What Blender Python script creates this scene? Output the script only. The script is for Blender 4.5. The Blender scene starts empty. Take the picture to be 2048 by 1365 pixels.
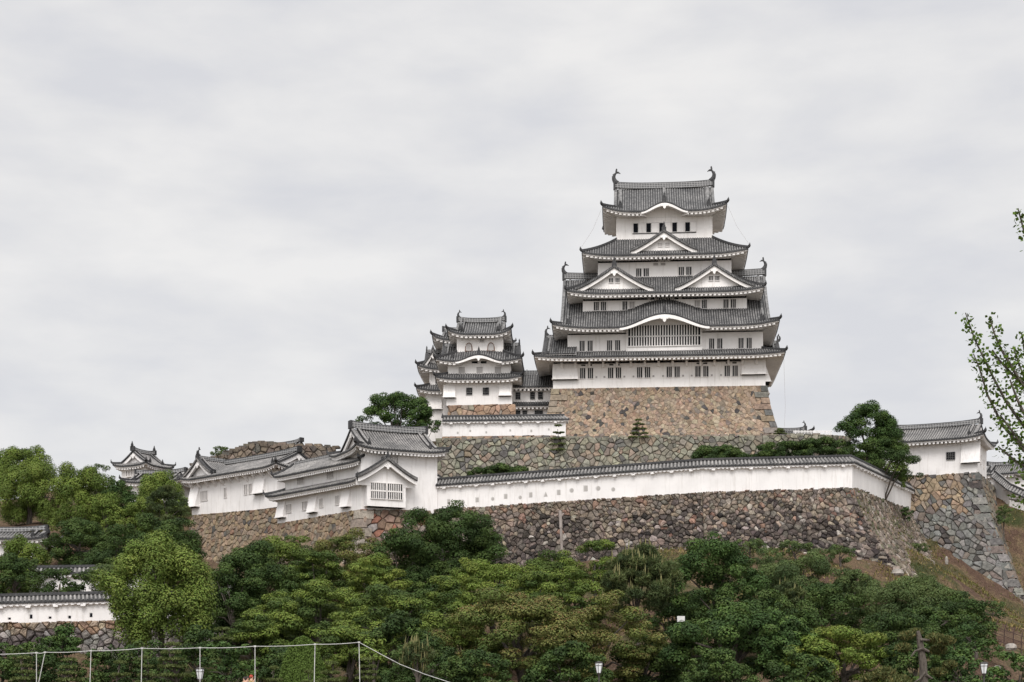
import bpy, math, random
import numpy as np
from mathutils import Vector, Matrix
R = math.radians
F = 3136.0; H0 = 1400.0; EYE = 1.6
scene = bpy.context.scene

# ------------------------------------------------------------------ camera, world, sun
cam_d = bpy.data.cameras.new('camera'); cam = bpy.data.objects.new('camera', cam_d)
scene.collection.objects.link(cam); scene.camera = cam
cam.location = (0, 0, EYE); cam.rotation_euler = (R(90), 0, 0)
cam_d.sensor_width = 36; cam_d.lens = 36 * F / 2048
cam_d.shift_y = (H0 - 682.5) / 2048
cam_d.clip_start = 0.5; cam_d.clip_end = 6000
scene.view_settings.view_transform = 'Standard'; scene.view_settings.look = 'None'
scene.view_settings.exposure = 0.0; scene.view_settings.gamma = 1.0
SUN_EL, SUN_AZ = R(52), R(184)      # high in the south-west, behind the camera and behind cloud
sun_d = bpy.data.lights.new('sun', 'SUN'); sun = bpy.data.objects.new('sun', sun_d)
scene.collection.objects.link(sun)
sun_d.energy = 2.1; sun_d.angle = R(25); sun_d.color = (1.0, 0.96, 0.92)
sdir = Vector((math.sin(SUN_AZ) * math.cos(SUN_EL), math.cos(SUN_AZ) * math.cos(SUN_EL), math.sin(SUN_EL)))
sun.rotation_euler = sdir.to_track_quat('Z', 'Y').to_euler()

world = bpy.data.worlds.new('World'); scene.world = world; world.use_nodes = True
nt = world.node_tree; nt.nodes.clear()
def N(nt, t, **kw):
    n = nt.nodes.new(t)
    for k, v in kw.items():
        if k.startswith('i_'):
            n.inputs[k[2:].replace('_', ' ')].default_value = v
        else: setattr(n, k, v)
    return n
def L(nt, a, b): nt.links.new(a, b)
def MATH(nt, op, a, b=None, c=None):
    n = nt.nodes.new('ShaderNodeMath'); n.operation = op
    for i, x in enumerate((a, b, c)):
        if x is None: continue
        if isinstance(x, (int, float)): n.inputs[i].default_value = x
        else: nt.links.new(x, n.inputs[i])
    return n.outputs[0]
def RAMP(nt, fac, stops):
    n = nt.nodes.new('ShaderNodeValToRGB'); e = n.color_ramp.elements
    while len(e) < len(stops): e.new(0.5)
    for k, (p, c) in enumerate(stops):
        e[k].position = p; e[k].color = (*c, 1) if len(c) == 3 else c
    nt.links.new(fac, n.inputs[0]); return n.outputs[0]
def MIX(nt, fac, a, b, mode='MIX'):
    n = nt.nodes.new('ShaderNodeMix'); n.data_type = 'RGBA'; n.blend_type = mode
    for i, x in ((0, fac), (6, a), (7, b)):
        if isinstance(x, (int, float)): n.inputs[i].default_value = x
        elif isinstance(x, tuple): n.inputs[i].default_value = (*x, 1) if len(x) == 3 else x
        else: nt.links.new(x, n.inputs[i])
    return n.outputs[2]
sky = N(nt, 'ShaderNodeTexSky', sky_type='NISHITA'); sky.sun_disc = False
sky.sun_elevation = SUN_EL; sky.sun_rotation = SUN_AZ
tc = N(nt, 'ShaderNodeTexCoord')
sep = N(nt, 'ShaderNodeSeparateXYZ'); L(nt, tc.outputs['Generated'], sep.inputs[0])
mp = N(nt, 'ShaderNodeMapping'); mp.inputs['Scale'].default_value = (8.0, 6.0, 22.0); mp.inputs['Rotation'].default_value = (0, R(-7), 0)
mp.inputs['Location'].default_value = (0.9, 0.3, 0.35)
L(nt, tc.outputs['Generated'], mp.inputs[0])
n1 = N(nt, 'ShaderNodeTexNoise'); n1.inputs['Scale'].default_value = 1.25; n1.inputs['Detail'].default_value = 7.0
n1.inputs['Roughness'].default_value = 0.50; n1.inputs['Distortion'].default_value = 0.15
L(nt, mp.outputs[0], n1.inputs[0])
cloud = RAMP(nt, n1.outputs[0], [(0.32, (0.755, 0.757, 0.785)), (0.50, (0.835, 0.828, 0.832)), (0.70, (0.925, 0.91, 0.895))])
zen = MATH(nt, 'MAXIMUM', sep.outputs[2], 0.0)
zen = MATH(nt, 'MAXIMUM', MATH(nt, 'SUBTRACT', zen, 0.42), 0.0)
dot = N(nt, 'ShaderNodeVectorMath', operation='DOT_PRODUCT'); L(nt, tc.outputs['Generated'], dot.inputs[0]); dot.inputs[1].default_value = sdir
glow = MATH(nt, 'POWER', MATH(nt, 'MAXIMUM', dot.outputs['Value'], 0.0), 3.0)
gain = MATH(nt, 'ADD', MATH(nt, 'ADD', MATH(nt, 'MULTIPLY', zen, 0.9), MATH(nt, 'MULTIPLY', glow, 2.0)), 1.0)
gv = N(nt, 'ShaderNodeVectorMath', operation='SCALE'); L(nt, cloud, gv.inputs[0]); L(nt, gain, gv.inputs['Scale'])
sk = N(nt, 'ShaderNodeVectorMath', operation='SCALE'); L(nt, sky.outputs[0], sk.inputs[0]); sk.inputs['Scale'].default_value = 0.08
mixs = MIX(nt, 0.10, gv.outputs[0], sk.outputs[0])
bg = N(nt, 'ShaderNodeBackground'); bg.inputs[1].default_value = 1.0; L(nt, mixs, bg.inputs[0])
wo_ = N(nt, 'ShaderNodeOutputWorld'); L(nt, bg.outputs[0], wo_.inputs[0])

# ------------------------------------------------------------------ materials
def mat(name, fn):
    m = bpy.data.materials.new(name); m.use_nodes = True; t = m.node_tree; t.nodes.clear()
    out = t.nodes.new('ShaderNodeOutputMaterial'); fn(t, out); return m
def principled(t, out, col, rough=0.8, bump=None, bstr=0.3, bdist=0.05, spec=0.3):
    p = t.nodes.new('ShaderNodeBsdfPrincipled')
    if isinstance(col, tuple): p.inputs['Base Color'].default_value = (*col, 1)
    else: L(t, col, p.inputs['Base Color'])
    p.inputs['Roughness'].default_value = rough; p.inputs['Specular IOR Level'].default_value = spec
    if bump is not None:
        b = t.nodes.new('ShaderNodeBump'); b.inputs['Strength'].default_value = bstr; b.inputs['Distance'].default_value = bdist
        L(t, bump, b.inputs['Height']); L(t, b.outputs[0], p.inputs['Normal'])
    L(t, p.outputs[0], out.inputs[0]); return p
def noise(t, scale, detail=3, rough=0.5, coord='Object', stretch=None, dist=0):
    c = t.nodes.new('ShaderNodeTexCoord'); n = t.nodes.new('ShaderNodeTexNoise')
    n.inputs['Scale'].default_value = scale; n.inputs['Detail'].default_value = detail; n.inputs['Roughness'].default_value = rough
    n.inputs['Distortion'].default_value = dist
    src = c.outputs[coord]
    if stretch:
        m = t.nodes.new('ShaderNodeMapping'); m.inputs['Scale'].default_value = stretch; L(t, src, m.inputs[0]); src = m.outputs[0]
    L(t, src, n.inputs[0]); return n.outputs[0]
def f_plaster(base):
    def fn(t, out):
        a = RAMP(t, noise(t, 0.35, 5, 0.6), [(0.35, tuple(x * 0.90 for x in base)), (0.62, base)])
        s = RAMP(t, noise(t, 1.0, 6, 0.72, stretch=(3.2, 3.2, 0.25)), [(0.28, (0.78, 0.765, 0.74)), (0.47, (1, 1, 1))])
        principled(t, out, MIX(t, 1.0, a, s, 'MULTIPLY'), 0.85, noise(t, 6, 3), 0.15, 0.03, 0.15)
    return fn
M = {}
M['plaster'] = mat('plaster', f_plaster((0.83, 0.80, 0.775)))
M['plaster_bright'] = mat('plaster_bright', f_plaster((0.80, 0.775, 0.76)))
M['bars'] = mat('bars', f_plaster((0.76, 0.73, 0.705)))
def f_rib(lo, hi, sc=3.2):
    def fn(t, out):
        a = RAMP(t, noise(t, sc, 3, 0.7), [(0.36, lo), (0.62, hi)])
        w = RAMP(t, noise(t, 0.35, 4, 0.6), [(0.35, (0.62, 0.62, 0.62)), (0.65, (1.20, 1.18, 1.15))])
        principled(t, out, MIX(t, 1.0, a, w, 'MULTIPLY'), 0.6, noise(t, 9, 2), 0.4, 0.03, 0.35)
    return fn
M['tile_rib'] = mat('tile_rib', f_rib((0.075, 0.075, 0.078), (0.215, 0.213, 0.211), 2.4))
M['tile_gap'] = mat('tile_gap', f_rib((0.014, 0.014, 0.016), (0.045, 0.045, 0.046)))
M['tile_rib_pale'] = mat('tile_rib_pale', f_rib((0.13, 0.126, 0.124), (0.27, 0.262, 0.256)))
M['tile_gap_pale'] = mat('tile_gap_pale', f_rib((0.022, 0.022, 0.023), (0.065, 0.064, 0.063)))
M['tile_dark'] = mat('tile_dark', f_rib((0.018, 0.018, 0.020), (0.052, 0.052, 0.054), 5))
def f_ridge(t, out):
    c = t.nodes.new('ShaderNodeTexCoord'); s = t.nodes.new('ShaderNodeSeparateXYZ'); L(t, c.outputs['Object'], s.inputs[0])
    k = t.nodes.new('ShaderNodeCombineXYZ'); L(t, MATH(t, 'ADD', s.outputs[0], s.outputs[1]), k.inputs[0]); L(t, s.outputs[2], k.inputs[1])
    b = t.nodes.new('ShaderNodeTexBrick'); L(t, k.outputs[0], b.inputs[0]); b.offset = 0.0
    b.inputs['Scale'].default_value = 1.0; b.inputs['Brick Width'].default_value = 0.42; b.inputs['Row Height'].default_value = 0.30
    b.inputs['Mortar Size'].default_value = 0.045; b.inputs['Mortar Smooth'].default_value = 0.2
    b.inputs['Color1'].default_value = (0.035, 0.035, 0.037, 1); b.inputs['Color2'].default_value = (0.07, 0.07, 0.07, 1)
    b.inputs['Mortar'].default_value = (0.34, 0.335, 0.33, 1)
    principled(t, out, MIX(t, 0.35, b.outputs[0], RAMP(t, noise(t, 4), [(0.3, (0.08, 0.08, 0.08)), (0.7, (0.25, 0.25, 0.25))])), 0.7)
M['ridge'] = mat('ridge_tile', f_ridge)
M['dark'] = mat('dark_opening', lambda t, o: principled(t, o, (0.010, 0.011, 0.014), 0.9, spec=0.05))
M['pane_soft'] = mat('closed_shutter', lambda t, o: principled(t, o, (0.33, 0.31, 0.30), 0.8))
def f_attr(mul=1.0, rough=0.9, nscale=2.2, bs=0.6, lo=0.55, hi=1.25):
    def fn(t, out):
        a = t.nodes.new('ShaderNodeAttribute'); a.attribute_name = 'col'
        w = RAMP(t, noise(t, nscale, 5, 0.65), [(0.30, (lo, lo, lo)), (0.68, (hi, hi * 0.99, hi * 0.97))])
        principled(t, out, MIX(t, 1.0, a.outputs['Color'], w, 'MULTIPLY'), rough, noise(t, nscale * 2.2, 5, 0.7), bs, 0.12, 0.15)
    return fn
M['stone'] = mat('stone', f_attr())
M['stone_rubble'] = mat('stone_rubble', f_attr(nscale=1.6, bs=0.9, lo=0.40, hi=1.45))
def f_leaf(tr):
    def fn(t, out):
        a = t.nodes.new('ShaderNodeAttribute'); a.attribute_name = 'col'
        p = t.nodes.new('ShaderNodeBsdfPrincipled'); L(t, a.outputs['Color'], p.inputs['Base Color'])
        p.inputs['Roughness'].default_value = 0.65; p.inputs['Specular IOR Level'].default_value = 0.10
        tl = t.nodes.new('ShaderNodeBsdfTranslucent'); L(t, MIX(t, 1.0, a.outputs['Color'], (1.3, 1.35, 0.6), 'MULTIPLY'), tl.inputs[0])
        mx = t.nodes.new('ShaderNodeMixShader'); mx.inputs[0].default_value = tr
        L(t, p.outputs[0], mx.inputs[1]); L(t, tl.outputs[0], mx.inputs[2]); L(t, mx.outputs[0], out.inputs[0])
    return fn
M['leaf'] = mat('leaf', f_leaf(0.10))
M['bark'] = mat('bark', lambda t, o: principled(t, o, RAMP(t, noise(t, 3, 5, 0.7, stretch=(2, 2, 0.5)), [(0.3, (0.035, 0.028, 0.024)), (0.7, (0.14, 0.12, 0.10))]), 0.9, noise(t, 8, 4), 0.8, 0.05))
M['bark_pale'] = mat('bark_pale', lambda t, o: principled(t, o, RAMP(t, noise(t, 3, 5, 0.7), [(0.3, (0.10, 0.09, 0.08)), (0.7, (0.28, 0.26, 0.24))]), 0.9))
def f_soil(t, out):
    a = RAMP(t, noise(t, 0.16, 6, 0.62, stretch=(1, 0.5, 1.0)), [(0.34, (0.040, 0.050, 0.020)), (0.43, (0.075, 0.068, 0.036)), (0.50, (0.125, 0.092, 0.060)), (0.58, (0.080, 0.052, 0.040)), (0.70, (0.12, 0.085, 0.062))])
    b = RAMP(t, noise(t, 3.2, 8, 0.85, stretch=(1.6, 0.5, 1)), [(0.34, (0.30, 0.28, 0.27)), (0.64, (1.6, 1.52, 1.42))])
    principled(t, out, MIX(t, 1.0, a, b, 'MULTIPLY'), 0.95, noise(t, 3, 6, 0.7), 1.0, 0.3, 0.1)
M['soil'] = mat('soil', f_soil)
M['gravel'] = mat('gravel', lambda t, o: principled(t, o, RAMP(t, noise(t, 0.6, 6, 0.7), [(0.3, (0.16, 0.14, 0.11)), (0.7, (0.27, 0.24, 0.20))]), 0.95))
M['white'] = mat('white_paint', lambda t, o: principled(t, o, RAMP(t, noise(t, 5), [(0.3, (0.50, 0.49, 0.47)), (0.7, (0.66, 0.65, 0.63))]), 0.6))
M['rope'] = mat('white_rope', lambda t, o: principled(t, o, RAMP(t, noise(t, 8), [(0.3, (0.36, 0.36, 0.35)), (0.7, (0.52, 0.52, 0.50))]), 0.8))
M['glass'] = mat('lamp_glass', lambda t, o: principled(t, o, RAMP(t, noise(t, 3), [(0.3, (0.66, 0.68, 0.70)), (0.7, (0.80, 0.82, 0.84))]), 0.25))
M['iron'] = mat('dark_iron', lambda t, o: principled(t, o, (0.045, 0.04, 0.038), 0.5))
M['rust'] = mat('rust_iron', lambda t, o: principled(t, o, RAMP(t, noise(t, 5), [(0.3, (0.04, 0.028, 0.024)), (0.7, (0.09, 0.055, 0.045))]), 0.8))
M['grey_pole'] = mat('grey_pole', lambda t, o: principled(t, o, RAMP(t, noise(t, 2, 4, stretch=(1, 1, .2)), [(0.3, (0.20, 0.17, 0.15)), (0.7, (0.32, 0.28, 0.26))]), 0.8))
M['wood'] = mat('old_wood', lambda t, o: principled(t, o, (0.16, 0.085, 0.05), 0.8))
def flat(name, c): M[name] = mat(name, lambda t, o: principled(t, o, c, 0.8))
flat('skin', (0.50, 0.31, 0.22)); flat('hair', (0.03, 0.022, 0.02)); flat('cloth_white', (0.75, 0.75, 0.76)); flat('cloth_navy', (0.03, 0.035, 0.07))
flat('cloth_ochre', (0.24, 0.18, 0.07)); flat('cloth_red', (0.32, 0.05, 0.03)); flat('cloth_grey', (0.12, 0.12, 0.13)); flat('cloth_blue', (0.06, 0.13, 0.30))

# ------------------------------------------------------------------ helpers
C = scene.collection
def X(px, Y): return (px - 1024) / F * Y
def Z(py, Y): return EYE + (H0 - py) / F * Y
def P(px, py, Y): return Vector((X(px, Y), Y, Z(py, Y)))
def tag(o, label=None, cat=None, group=None, kind=None):
    if label: o['label'] = label
    if cat: o['category'] = cat
    if group: o['group'] = group
    if kind: o['kind'] = kind
    return o
def thing(name, label, cat, loc=(0, 0, 0), rz=0, group=None):
    o = bpy.data.objects.new(name, None); C.objects.link(o); o.location = loc; o.rotation_euler = (0, 0, rz)
    o.empty_display_size = 0.5
    return tag(o, label, cat, group)
class MB:
    def __init__(s): s.v = []; s.f = []; s.m = []; s.c = []; s.T = None
    def add(s, vs, fs, m=0, col=(1, 1, 1)):
        b = len(s.v)
        if s.T is not None: vs = [s.T @ Vector(p) for p in vs]
        s.v.extend([tuple(p) for p in vs]); s.c.extend([col] * len(vs))
        for k in fs: s.f.append(tuple(b + i for i in k)); s.m.append(m)
    def box(s, c, d, m=0, rz=0, col=(1, 1, 1)):
        cs, sn = math.cos(rz), math.sin(rz); vs = []
        for z in (-1, 1):
            for x, y in ((-1, -1), (1, -1), (1, 1), (-1, 1)):
                a, b = x * d[0] / 2, y * d[1] / 2
                vs.append((c[0] + a * cs - b * sn, c[1] + a * sn + b * cs, c[2] + z * d[2] / 2))
        s.add(vs, [(3, 2, 1, 0), (4, 5, 6, 7), (0, 1, 5, 4), (1, 2, 6, 5), (2, 3, 7, 6), (3, 0, 4, 7)], m, col)
    def hexa(s, vs, m=0, col=(1, 1, 1)):
        s.add(vs, [(3, 2, 1, 0), (4, 5, 6, 7), (0, 1, 5, 4), (1, 2, 6, 5), (2, 3, 7, 6), (3, 0, 4, 7)], m, col)
    def tube(s, pts, rad, n=6, m=0, col=(1, 1, 1), squash=None):
        pts = [Vector(p) for p in pts]; vs = []; fs = []
        if not hasattr(rad, '__len__'): rad = [rad] * len(pts)
        ref = None
        for i, p in enumerate(pts):
            d = (pts[min(i + 1, len(pts) - 1)] - pts[max(i - 1, 0)]).normalized()
            if ref is None: ref = Vector((0, 1, 0)) if abs(d.y) < 0.8 else Vector((1, 0, 0))
            a = (ref - d * ref.dot(d)).normalized(); b = d.cross(a); ref = a
            for k in range(n):
                t = 2 * math.pi * k / n
                vs.append(p + (a * math.cos(t) * (squash or 1) + b * math.sin(t)) * rad[i])
        for i in range(len(pts) - 1):
            for k in range(n):
                k2 = (k + 1) % n
                fs.append((i * n + k, i * n + k2, (i + 1) * n + k2, (i + 1) * n + k))
        fs.append(tuple(range(n))[::-1]); fs.append(tuple(range((len(pts) - 1) * n, len(pts) * n)))
        s.add(vs, fs, m, col)
    def sweep(s, pts, w, h, m=0, mtop=None, zoff=0.0):
        """box section (width w, height h) carried along pts, upright"""
        pts = [Vector(p) for p in pts]; vs = []
        for i, p in enumerate(pts):
            d = (pts[min(i + 1, len(pts) - 1)] - pts[max(i - 1, 0)]); d.z = 0
            if d.length < 1e-6: d = Vector((1, 0, 0))
            d.normalize(); n = Vector((-d.y, d.x, 0)) * w / 2; q = p + Vector((0, 0, zoff))
            vs += [q - n, q + n, q + n * 0.8 + Vector((0, 0, h)), q - n * 0.8 + Vector((0, 0, h))]
        fs = []; ft = []
        for i in range(len(pts) - 1):
            a, b = i * 4, (i + 1) * 4
            fs += [(a, b, b + 1, a + 1), (a + 1, b + 1, b + 2, a + 2), (a + 3, b + 3, b, a)]; ft.append((a + 2, b + 2, b + 3, a + 3))
        k = (len(pts) - 1) * 4
        fs += [(0, 1, 2, 3), (k + 3, k + 2, k + 1, k)]
        s.add(vs, fs + (ft if mtop is None else []), m)
        if mtop is not None:
            b = len(s.v) - len(vs)
            for k in ft: s.f.append(tuple(b + i for i in k)); s.m.append(mtop)
    def build(s, name, mats, parent=None, smooth=False):
        me = bpy.data.meshes.new(name); me.from_pydata(s.v, [], s.f)
        for k in (mats if isinstance(mats, (list, tuple)) else [mats]): me.materials.append(M[k])
        me.polygons.foreach_set('material_index', s.m)
        if any(c != (1, 1, 1) for c in s.c[:1] + s.c[-1:]) or name in ('stonework',):
            at = me.color_attributes.new('col', 'FLOAT_COLOR', 'POINT')
            at.data.foreach_set('color', np.array([(*c, 1) for c in s.c], dtype=np.float32).ravel())
        if smooth: me.polygons.foreach_set('use_smooth', [True] * len(me.polygons))
        me.update()
        o = bpy.data.objects.new(name, me); C.objects.link(o)
        if parent: o.parent = parent
        return o

# ------------------------------------------------------------------ roofs
TM = ['tile_gap', 'tile_rib', 'plaster', 'ridge', 'tile_dark']
TMP = ['tile_gap_pale', 'tile_rib_pale', 'plaster_bright', 'ridge', 'tile_dark']
def bell(x):
    x = abs(x)
    return 0.0 if x >= 1 else (0.5 + 0.5 * math.cos(math.pi * x)) ** 0.85
def corr_cols(s0, s1, pitch, h):
    n = max(1, round((s1 - s0) / pitch)); p = (s1 - s0) / n; out = []
    for i in range(n):
        b = s0 + i * p
        out += [(b, 0, 0), (b + .42 * p, 0, 1), (b + .54 * p, h, 1), (b + .86 * p, h, 1)]
    out.append((s1, 0, 0)); return out
def sides(wo, do):
    return [((0, -do), (1, 0), (0, 1), wo, do), ((wo, 0), (0, 1), (-1, 0), do, wo), ((0, do), (-1, 0), (0, -1), wo, do), ((-wo, 0), (0, -1), (1, 0), do, wo)]
def oni(mb, p, k=1.0, m=4, rz=0):
    mb.box((p[0], p[1], p[2] + .22 * k), (.62 * k, .3 * k, .5 * k), m, rz)
    mb.box((p[0], p[1], p[2] + .58 * k), (.4 * k, .26 * k, .3 * k), m, rz)
    mb.tube([(p[0], p[1], p[2] + .7 * k), (p[0], p[1], p[2] + .95 * k), (p[0], p[1], p[2] + 1.25 * k)], [.12 * k, .15 * k, .03 * k], 5, m)
def roof(parent, wo, do, wi, di, zE, zT, wb=None, db=None, a=.7, up=.9, kara=(), wg=None, mats=TM, pitch=.37, rib=.09, Lc=7.0,
         ridge_h=.8, rows=6, ft=.22, fw=.20, rafter=.66, shachi=1.0, soff=True, oniends=True, skip=()):
    """hip skirt roof (wg None) or hip-and-gable roof (wg = half length of its ridge). wo,do eave half sizes; wi,di inner; wb,db wall below."""
    wb = wi if wb is None else wb; db = di if db is None else db
    mb = MB(); ev = MB(); hips = {}
    D = do
    rs = None if wg is None else wo - wg
    def g(v): return (zT - zE) * (a * v + (1 - a) * v * v)
    def z(k, s, t, sE, sI, run):
        if wg is None:
            v = t / run; q = (sE - v * (sE - sI)) - abs(s); zz = zE + g(v)
        else:
            v = min(1, t / rs); q = sE - t - abs(s); zz = zE + g(t / D)
        zz += up * (1 - v) * max(0, 1 - q / Lc) ** 2.4
        if k == 0:
            vv = t / (run if wg is None else D)
            for s0, hw, K, fd in kara: zz += K * bell((s - s0) / hw) * (1 - fd * min(1, vv))
        return zz
    for k, (O, sd, td, sE, dE) in enumerate(sides(wo, do)):
        if k in skip: continue
        sI = (wi, di, wi, di)[k]; run = (do - di, wo - wi, do - di, wo - wi)[k]
        def tmax(s):
            if wg is None: return run * min(1, max(0, (sE - abs(s)) / (sE - sI)))
            if k in (0, 2): return D if abs(s) <= wg + 1e-4 else max(0, wo - abs(s))
            return min(rs, max(0, do - abs(s)))
        brk = [-sE, sE]
        if wg is None: brk = [-sE, -sI, sI, sE]
        elif k in (0, 2): brk = [-sE, -wg - 1e-3, -wg, wg, wg + 1e-3, sE]
        cols = []
        for b0, b1 in zip(brk[:-1], brk[1:]):
            if b1 - b0 < .01: continue
            cc = corr_cols(b0, b1, pitch, rib)
            cols.append(cc)
        for cc in cols:
            base = len(mb.v)
            R_ = rows if wg is None or k in (1, 3) else rows + 4
            mid = (cc[0][0] + cc[-1][0]) / 2
            for (s, h, mi) in cc:
                se = min(max(s, cc[0][0] + 1e-5), cc[-1][0] - 1e-5); tm = tmax(se)
                for j in range(R_ + 1):
                    t = tm * j / R_
                    mb.v.append((O[0] + sd[0] * s + td[0] * t, O[1] + sd[1] * s + td[1] * t, z(k, s, t, sE, sI, run) + h)); mb.c.append((1, 1, 1))
            for i in range(len(cc) - 1):
                for j in range(R_):
                    b = base + i * (R_ + 1) + j
                    mb.f.append((b, b + R_ + 1, b + R_ + 2, b + 1)); mb.m.append(cc[i][2])
            # eave edge: dark tile ends
            base = len(mb.v)
            for (s, h, mi) in cc:
                zz = z(k, s, 0, sE, sI, run)
                x, y = O[0] + sd[0] * s - td[0] * .01, O[1] + sd[1] * s - td[1] * .01
                mb.v += [(x, y, zz + h), (x, y, zz - ft + h * .4), (x + td[0] * .3, y + td[1] * .3, zz - ft + h * .4)]; mb.c += [(1, 1, 1)] * 3
            for i in range(len(cc) - 1):
                b = base + i * 3
                mb.f += [(b + 1, b + 4, b + 3, b), (b + 2, b + 5, b + 4, b + 1)]; mb.m += [4, 4]
        # plaster fascia + soffit
        sW = (wb, db, wb, db)[k]; ov = (do - db, wo - wb, do - db, wo - wb)[k]
        n = max(8, int(2 * sE / .6)); base = len(ev.v); zw = zE - ft - fw + .16 * ov
        def eb(s): return z(k, s, 0, sE, sI, run) - ft + .03
        def pt(s, t, zz): return (O[0] + sd[0] * s + td[0] * t, O[1] + sd[1] * s + td[1] * t, zz)
        for i in range(n + 1):
            s = -sE + 2 * sE * i / n; ze = eb(s); kb = 0
            if k == 0:
                for s0, hw, K, fd in kara: kb += K * bell((s * sW / sE - s0) / hw)
            sm = s * (sE - .16) / sE
            ev.v += [pt(s * (sE - .1) / sE, .1, ze), pt(sm, .16, ze - fw), pt(s * sW / sE, ov, zw + kb * .92), pt(s * sW / sE, ov - .012, zw - .3)]; ev.c += [(1, 1, 1)] * 4
        for i in range(n):
            b = base + i * 4
            ev.f += [(b + 1, b + 5, b + 4, b), (b + 2, b + 6, b + 5, b + 1)]; ev.m += [0, 0]
            if kara and k == 0: ev.f.append((b + 3, b + 7, b + 6, b + 2)); ev.m.append(0)
        if rafter and ov > .5:
            nr = int(2 * sE / rafter)
            for i in range(1, nr):
                s = -sE + 2 * sE * i / nr
                if k == 0 and any(abs(s - s0) < hw for s0, hw, K, fd in kara): continue
                rw = rafter * .26; vs = []
                for (ss, t, zz) in ((s * (sE - .2) / sE, .2, eb(s) - fw), (s * sW / sE, ov, zw)):
                    for dx, dz in ((-rw, .02), (rw, .02), (rw, -.25), (-rw, -.25)): vs.append(pt(ss + dx, t, zz + dz))
                ev.add(vs, [(0, 1, 2, 3), (4, 7, 6, 5), (3, 2, 6, 7), (0, 3, 7, 4), (1, 5, 6, 2)])
        if k == 0:
            for s0, hw, K, fd in kara:      # curved bargeboard and hanging ornament
                pts = [(s0 - hw + 2 * hw * i / 40) for i in range(41)]
                vs = []; fs = []
                for s in pts:
                    e = eb(s); th = .38 * (.55 + .45 * bell((s - s0) / hw / 1.15)) * (1.5 if K > 1.5 else 1.15)
                    vs += [pt(s, -.06, e - .02), pt(s, -.06, e - th), pt(s, .22, e - th)]
                for i in range(40): b = i * 3; fs += [(b + 1, b + 4, b + 3, b), (b + 2, b + 5, b + 4, b + 1)]
                ev.add(vs, fs)
                gegyo(ev, O[0] + s0, O[1] - .1, eb(s0) - .45 * (1.5 if K > 1.5 else 1.1), .7 * K ** .5)
                if K > .8: oni(mb, (s0, O[1] + .5, z(0, s0, .5, sE, sI, run)), .95)
    # hips
    rise_n = 9
    for sx in (-1, 1):
        for sy in (-1, 1):
            if (0 if sy < 0 else 2) in skip: continue
            pts = []
            for j in range(rise_n + 1):
                v = j / rise_n
                if wg is None: x, y, zz = wo - v * (wo - wi), do - v * (do - di), zE + g(v) + up * (1 - v)
                else: x, y, zz = wo - v * rs, do - v * rs, zE + g(v * rs / D) + up * (1 - v)
                pts.append((sx * x, sy * y, zz))
            e = Vector(pts[0]) - Vector(pts[1]); e.z = 0; e.normalize()
            pts = [tuple(Vector(pts[0]) + e * .25 + Vector((0, 0, .22)))] + pts
            mb.sweep(pts, .38, .36, 4, 1, .0)
            p0 = Vector(pts[0]); oni(mb, p0 + Vector((0, 0, .02)), .46, 4, math.atan2(e.y, e.x) + math.pi / 2)
    ro = mb.build('roof', mats, parent); ep = ev.build('eaves', mats[2], parent)
    if wg is not None:
        zr = zT + .05
        # gable ends
        for sx in (-1, 1):
            gb = MB(); prof = []
            for j in range(13):
                t = rs + (D - rs) * j / 12; prof.append((t, zE + g(t / D)))
            vs = []
            for (t, zz) in prof: vs.append((sx * (wg - .55), -do + t, zz - .25))
            for (t, zz) in prof[::-1][1:]: vs.append((sx * (wg - .55), do - t, zz - .25))
            vs += [(sx * (wg - .55), do - rs, prof[0][1] - .6), (sx * (wg - .55), -do + rs, prof[0][1] - .6)]
            gb.add(vs, [tuple(range(len(vs)))], 0)
            for sy in (-1, 1):       # bargeboards
                vs = []; fs = []
                for (t, zz) in prof:
                    y = sy * (do - t); d = .62
                    vs += [(sx * (wg - .05), y, zz - .08), (sx * (wg - .05), y, zz - d), (sx * (wg - .3), y, zz - d), (sx * (wg - .3), y, zz - .08)]
                for i in range(len(prof) - 1):
                    b = i * 4; fs += [(b, b + 4, b + 5, b + 1), (b + 1, b + 5, b + 6, b + 2), (b + 2, b + 6, b + 7, b + 3)]
                gb.add(vs, fs, 0)
                vg = [(sx * (wg - .12), sy * (do - t), zz + .0) for t, zz in prof]
                gb.sweep(vg, .5, .30, 1, 2)
                gb.sweep([(sx * (wg - 1.0), q[1], q[2]) for q in vg], .34, .36, 1, 2)
                q = vg[0]; oni(gb, (sx * (wg - 1.0), sy * (do - rs + .1), q[2] + .1), .7, 1)
            T0 = gb.T; gb.T = Matrix.Translation((sx * (wg - .02), 0, prof[-1][1] - .75)) @ Matrix.Rotation(sx * math.pi / 2, 4, 'Z')
            gegyo(gb, 0, 0, 0, .7, m=0); gb.T = T0
            gb.build('gable', ['plaster' if mats is TM else 'plaster_bright', 'tile_dark', mats[1]], parent)
        rb = MB()
        n = 14; pts = [(-wg - .05 + (2 * wg + .1) * i / n, 0, zT + .03 + .30 * abs(2 * i / n - 1) ** 3) for i in range(n + 1)]
        rb.sweep(pts, .55, ridge_h, 0, 1)
        rb.sweep([(p[0], p[1], p[2] + ridge_h) for p in pts], .34, .14, 2)
        for sx in (-1, 1): rb.box((sx * (wg + .1), 0, zT + .35 + ridge_h * .35), (.3, .8, ridge_h + .3), 2)
        rb.build('ridge', ['ridge', mats[1], 'tile_dark'], parent)
        if shachi:
            for sx in (-1, 1): shachi_at((sx * (wg - .25), 0, zT + .25 + ridge_h), sx, shachi, parent)
    return ro
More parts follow.
